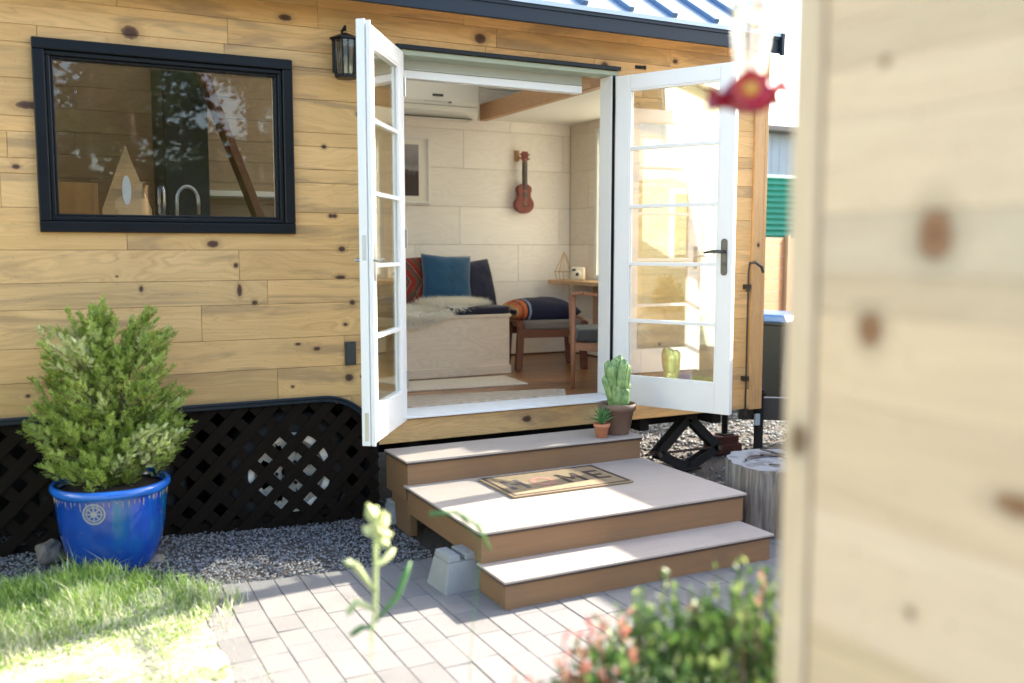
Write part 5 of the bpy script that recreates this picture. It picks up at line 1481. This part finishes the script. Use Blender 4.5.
# ------------------------------------------------------------------ BACKGROUND RIGHT
fn = empty('board_fence', (7.6, 8.6, 0), R(24)); tag(fn, 'sunlit orange board fence beyond the house corner', 'fence')
m = MB(); z = 0; r = random.Random(2)
while z < 1.62:
    m.box(-2.2, 3.2, -.012, .012, z+.002, min(z+.14, 1.63)-.002); z += .14
m.build('boards', M['orange_fence'], fn, bevel=.003)
for x in (-2.1, -.6, .9, 2.4):
    m = MB(); m.box(x, x+.09, -.06, -.0125, 0, 1.66); m.build('post', M['orange_fence'], fn, bevel=.004)
gc = MB()
def corrug(m, x0, x1, y, z0, z1, amp=.018, per=.076, th=.004):
    n = int((z1-z0)/per*8); b = len(m.v)
    for i in range(n+1):
        z = z0+(z1-z0)*i/n; yy = y + amp*math.sin(2*math.pi*(z-z0)/per)
        m.v += [(x0,yy,z),(x1,yy,z),(x1,yy+th,z),(x0,yy+th,z)]
    for i in range(n):
        a = b+i*4
        for j in range(4): m.f.append((a+j, a+(j+1)%4, a+4+(j+1)%4, a+4+j)); m.m.append(0)
corrug(gc, 7.4, 9.8, 9.7, 1.55, 2.48)
o = gc.build('corrugated_panel', M['greencorr']); tag(o, 'green corrugated screen above the orange fence', 'corrugated panel')
ns = empty('neighbour_shed', (9.6, 10.9, 0)); tag(ns, 'pale blue grey shed behind the green corrugated screen', 'shed')
m = MB(); r = random.Random(77)
x = -2.2
while x < 1.6: m.box(x, x+.145, 0, .02, 0, 3.22); x += .15
m.box(-2.2, 1.6, .025, 1.6, 0, 3.2); m.build('wall', M['bluewall'], ns, bevel=.003)
m = MB(); m.box(-2.4, 1.8, -.25, 1.9, 3.225, 3.30); m.build('roof', M['greywood'], ns)
bi = empty('wheelie_bin', (6.15, 6.70, 0), R(15)); tag(bi, 'black wheelie bin with blue lid beyond the corner of the house', 'bin')
m = MB()
def tap(z0, w0, d0, z1, w1, d1): m.add([(-w0,-d0,z0),(w0,-d0,z0),(w0,d0,z0),(-w0,d0,z0),(-w1,-d1,z1),(w1,-d1,z1),(w1,d1,z1),(-w1,d1,z1)], [(0,3,2,1),(4,5,6,7),(0,1,5,4),(1,2,6,5),(2,3,7,6),(3,0,4,7)])
tap(.03,.22,.26,.80,.28,.33); tap(.8005,.295,.345,.83,.295,.345); m.build('body', M['handle_blk'], bi, bevel=.012)
m = MB(); tap(.831,.30,.36,.90,.27,.31); m.build('lid', M['bin_lid'], bi, bevel=.02, seg=3)
m = MB(); m.tube([(-.3,.30,.08),(-.25,.30,.08)], .09, 18); m.tube([(.25,.30,.08),(.3,.30,.08)], .09, 18); m.build('wheel', M['tyre'], bi)

# unseen board screen, added to shade the right half of the steps
sf = empty('added_shade_fence', (5.5, 3.4, 0)); tag(sf, 'unseen board fence added right of the steps to shade them', 'fence')
m = MB(); z = 0
while z < 1.93: m.box(0, .02, -2.0, 1.45, z+.001, min(z+.14,1.94)-.001); z += .14
m.build('boards', M['greywood'], sf, bevel=.003)
m = MB(); z = 0  # taller section added to shade the top step
while z < 2.3: m.box(0, .02, 1.46, 2.1, z+.001, min(z+.14,2.35)-.001); z += .14
m.build('tall_shade_boards', M['greywood'], sf, bevel=.003)
for y in (-1.9, -.8, .3, 1.35):
    m = MB(); m.box(.021, .11, y, y+.09, 0, 1.93); m.build('post', M['greywood'], sf)

# ------------------------------------------------------------------ BEHIND THE LENS: what the glass reflects
nb = empty('neighbour_house', (-5.6, -1.2, 0)); tag(nb, 'cream clapboard neighbour house reflected in the glass of the open door', 'house')
m = MB(); z = 0; pk = (6.7, 4.55); sl_ = .48     # local y of the peak
def zt(y): return pk[1] - sl_*abs(y-pk[0])
while z < 4.5:
    half = 4.2 if z+.15 <= zt(pk[0]+4.2) else (pk[1]-z-.15)/sl_
    if half > .1: m.box(-.02, 0, pk[0]-half, pk[0]+half, z+.001, z+.149)
    z += .15
m.build('wall', M['cream_board'], nb, bevel=.002)
m = MB(); m.prism([(2.5,0),(10.9,0),(10.9,zt(10.9)-.02),(pk[0],pk[1]-.02),(2.5,zt(2.5)-.02)], lambda u, v, t: (t, u, v), -2.6, -.021); fixn(m.build('wall_core', M['cream_board'], nb))
m = MB(); m.prism([(2.1,zt(2.1)+.01),(pk[0],pk[1]+.01),(11.3,zt(11.3)+.01),(11.3,zt(11.3)+.16),(pk[0],pk[1]+.16),(2.1,zt(2.1)+.16)], lambda u, v, t: (t, u, v), -2.8, .35); fixn(m.build('roof', M['white'], nb))
m = MB(); frame(m, -.3, .3, 0, 1.2, 0, .03, .07); o = m.build('window', M['white'], nb, loc=(.031, 5.5, 1.2), rot=(0,0,R(90)))
m = MB(); m.box(-.23,.23,.01,.014,.07,1.13); m.build('pane', M['winglass'], o)

def tree(x, y, h, cr, seed, label, mat='treeleaf'):
    r = random.Random(seed); t = empty('tree', (x, y, 0)); tag(t, label, 'tree', 'trees behind the lens reflected in the kitchen window')
    m = MB(); m.tube([(0,0,0),(.05,0,h*.3),(-.04,.05,h*.6),(0,0,h*.92)], [.2,.16,.1,.03], 10)
    tips = []
    for k in range(26):
        z = h*r.uniform(.22,.9); a = r.uniform(0,6.28); L = cr*(1.15-z/h)*r.uniform(.7,1.2)+.3
        p = Vector((math.cos(a)*L, math.sin(a)*L, z+L*.15)); m.tube([(0,0,z), p*.5+Vector((0,0,z*.5+.1)), p], [.05,.035,.012], 6); tips.append((Vector((0,0,z)), p))
    m.build('trunk', M['bark'], t)
    l = MB()
    for (a, b) in tips:
        for k in range(420):
            q = a.lerp(b, r.uniform(.25,1.08)) + Vector((r.gauss(0,.22), r.gauss(0,.22), r.gauss(0,.16)))
            d = Vector((r.uniform(-1,1), r.uniform(-1,1), r.uniform(-.6,.6))).normalized(); s = d.orthogonal().normalized()*r.uniform(.02,.045)
            L = r.uniform(.10,.22); l.add([q, q+d*L*.5+s*1.4, q+d*L, q+d*L*.5-s*1.4], [(0,1,2,3)])
    l.build('crown', M[mat], t)
def hedge_backdrop():  # added behind the lens to keep the kitchen window reflection dark
    r = random.Random(9); m = MB()
    for k in range(26000):
        x = r.uniform(-4, 8); z = r.uniform(0, 3.1 + .5*noise.noise(Vector((x, 0, 0)))); y = -10.2 + r.gauss(0, .3)
        d_ = Vector((r.uniform(-1,1), r.uniform(-1,1), r.uniform(-.6,.8))).normalized(); s_ = d_.orthogonal().normalized()*.05; q = Vector((x,y,z))
        m.add([q, q+d_*.09+s_, q+d_*.18, q+d_*.09-s_], [(0,1,2,3)])
    m.box(-4, 8, -10.7, -10.4, 0, 2.7)
    o = m.build('hedge_backdrop', M['treeleaf']); tag(o, 'added leafy hedge reflected low in the kitchen window', 'hedge_backdrop')
hedge_backdrop()
tree(1.6, -7.5, 6.5, 2.2, 3, 'left garden tree reflected in the kitchen window')
tree(3.9, -8.6, 7.5, 2.4, 5, 'right garden tree reflected in the kitchen window')
tree(-1.4, -9.0, 7.5, 2.6, 6, 'tall dark garden tree reflected at the left of the kitchen window')

# ------------------------------------------------------------------ LIGHT, SKY, CAMERA
EL, AZ = 29.0, 7.0     # sun elevation; azimuth from +X toward +Y
wd = bpy.data.worlds.new('World'); scene.world = wd; wd.use_nodes = True
t = NT('w', world=wd)
sky = t.n('ShaderNodeTexSky', sky_type='NISHITA'); sky.sun_disc = False; sky.sun_elevation = R(EL); sky.sun_rotation = R(90-AZ)
sky.air_density = 1.0; sky.dust_density = 2.5; sky.ozone_density = 1.0
bg = t.n('ShaderNodeBackground', {0: sky.outputs[0], 1: .15}); ow = t.n('ShaderNodeOutputWorld'); t.t.links.new(bg.outputs[0], ow.inputs[0])
sl = bpy.data.lights.new('sun', 'SUN'); sl.energy = 5.0; sl.angle = R(.5); sl.color = (1.0,.91,.77)
so = bpy.data.objects.new('sun', sl); COL.objects.link(so)
d = Vector((math.cos(R(EL))*math.cos(R(AZ)), math.cos(R(EL))*math.sin(R(AZ)), math.sin(R(EL))))
so.rotation_euler = d.to_track_quat('Z', 'Y').to_euler(); so.location = d*20

cam = bpy.data.cameras.new('camera'); co = bpy.data.objects.new('camera', cam); COL.objects.link(co); scene.camera = co
co.location = (0, 0, 1.48); co.rotation_euler = (R(90-5.577), 0, R(-27.111))
cam.sensor_width = 36; cam.lens = 937/1024*36; cam.clip_start = .05; cam.clip_end = 400
cam.dof.use_dof = True; cam.dof.focus_distance = 5.4; cam.dof.aperture_fstop = 1.25; cam.dof.aperture_blades = 9
scene.view_settings.view_transform = 'Standard'; scene.view_settings.look = 'None'
scene.view_settings.exposure = 2.2; scene.view_settings.gamma = 1.0
scene.render.resolution_x = 1024; scene.render.resolution_y = 683
scene.cycles.max_bounces = 10; scene.cycles.diffuse_bounces = 5; scene.cycles.transparent_max_bounces = 24; scene.cycles.glossy_bounces = 5
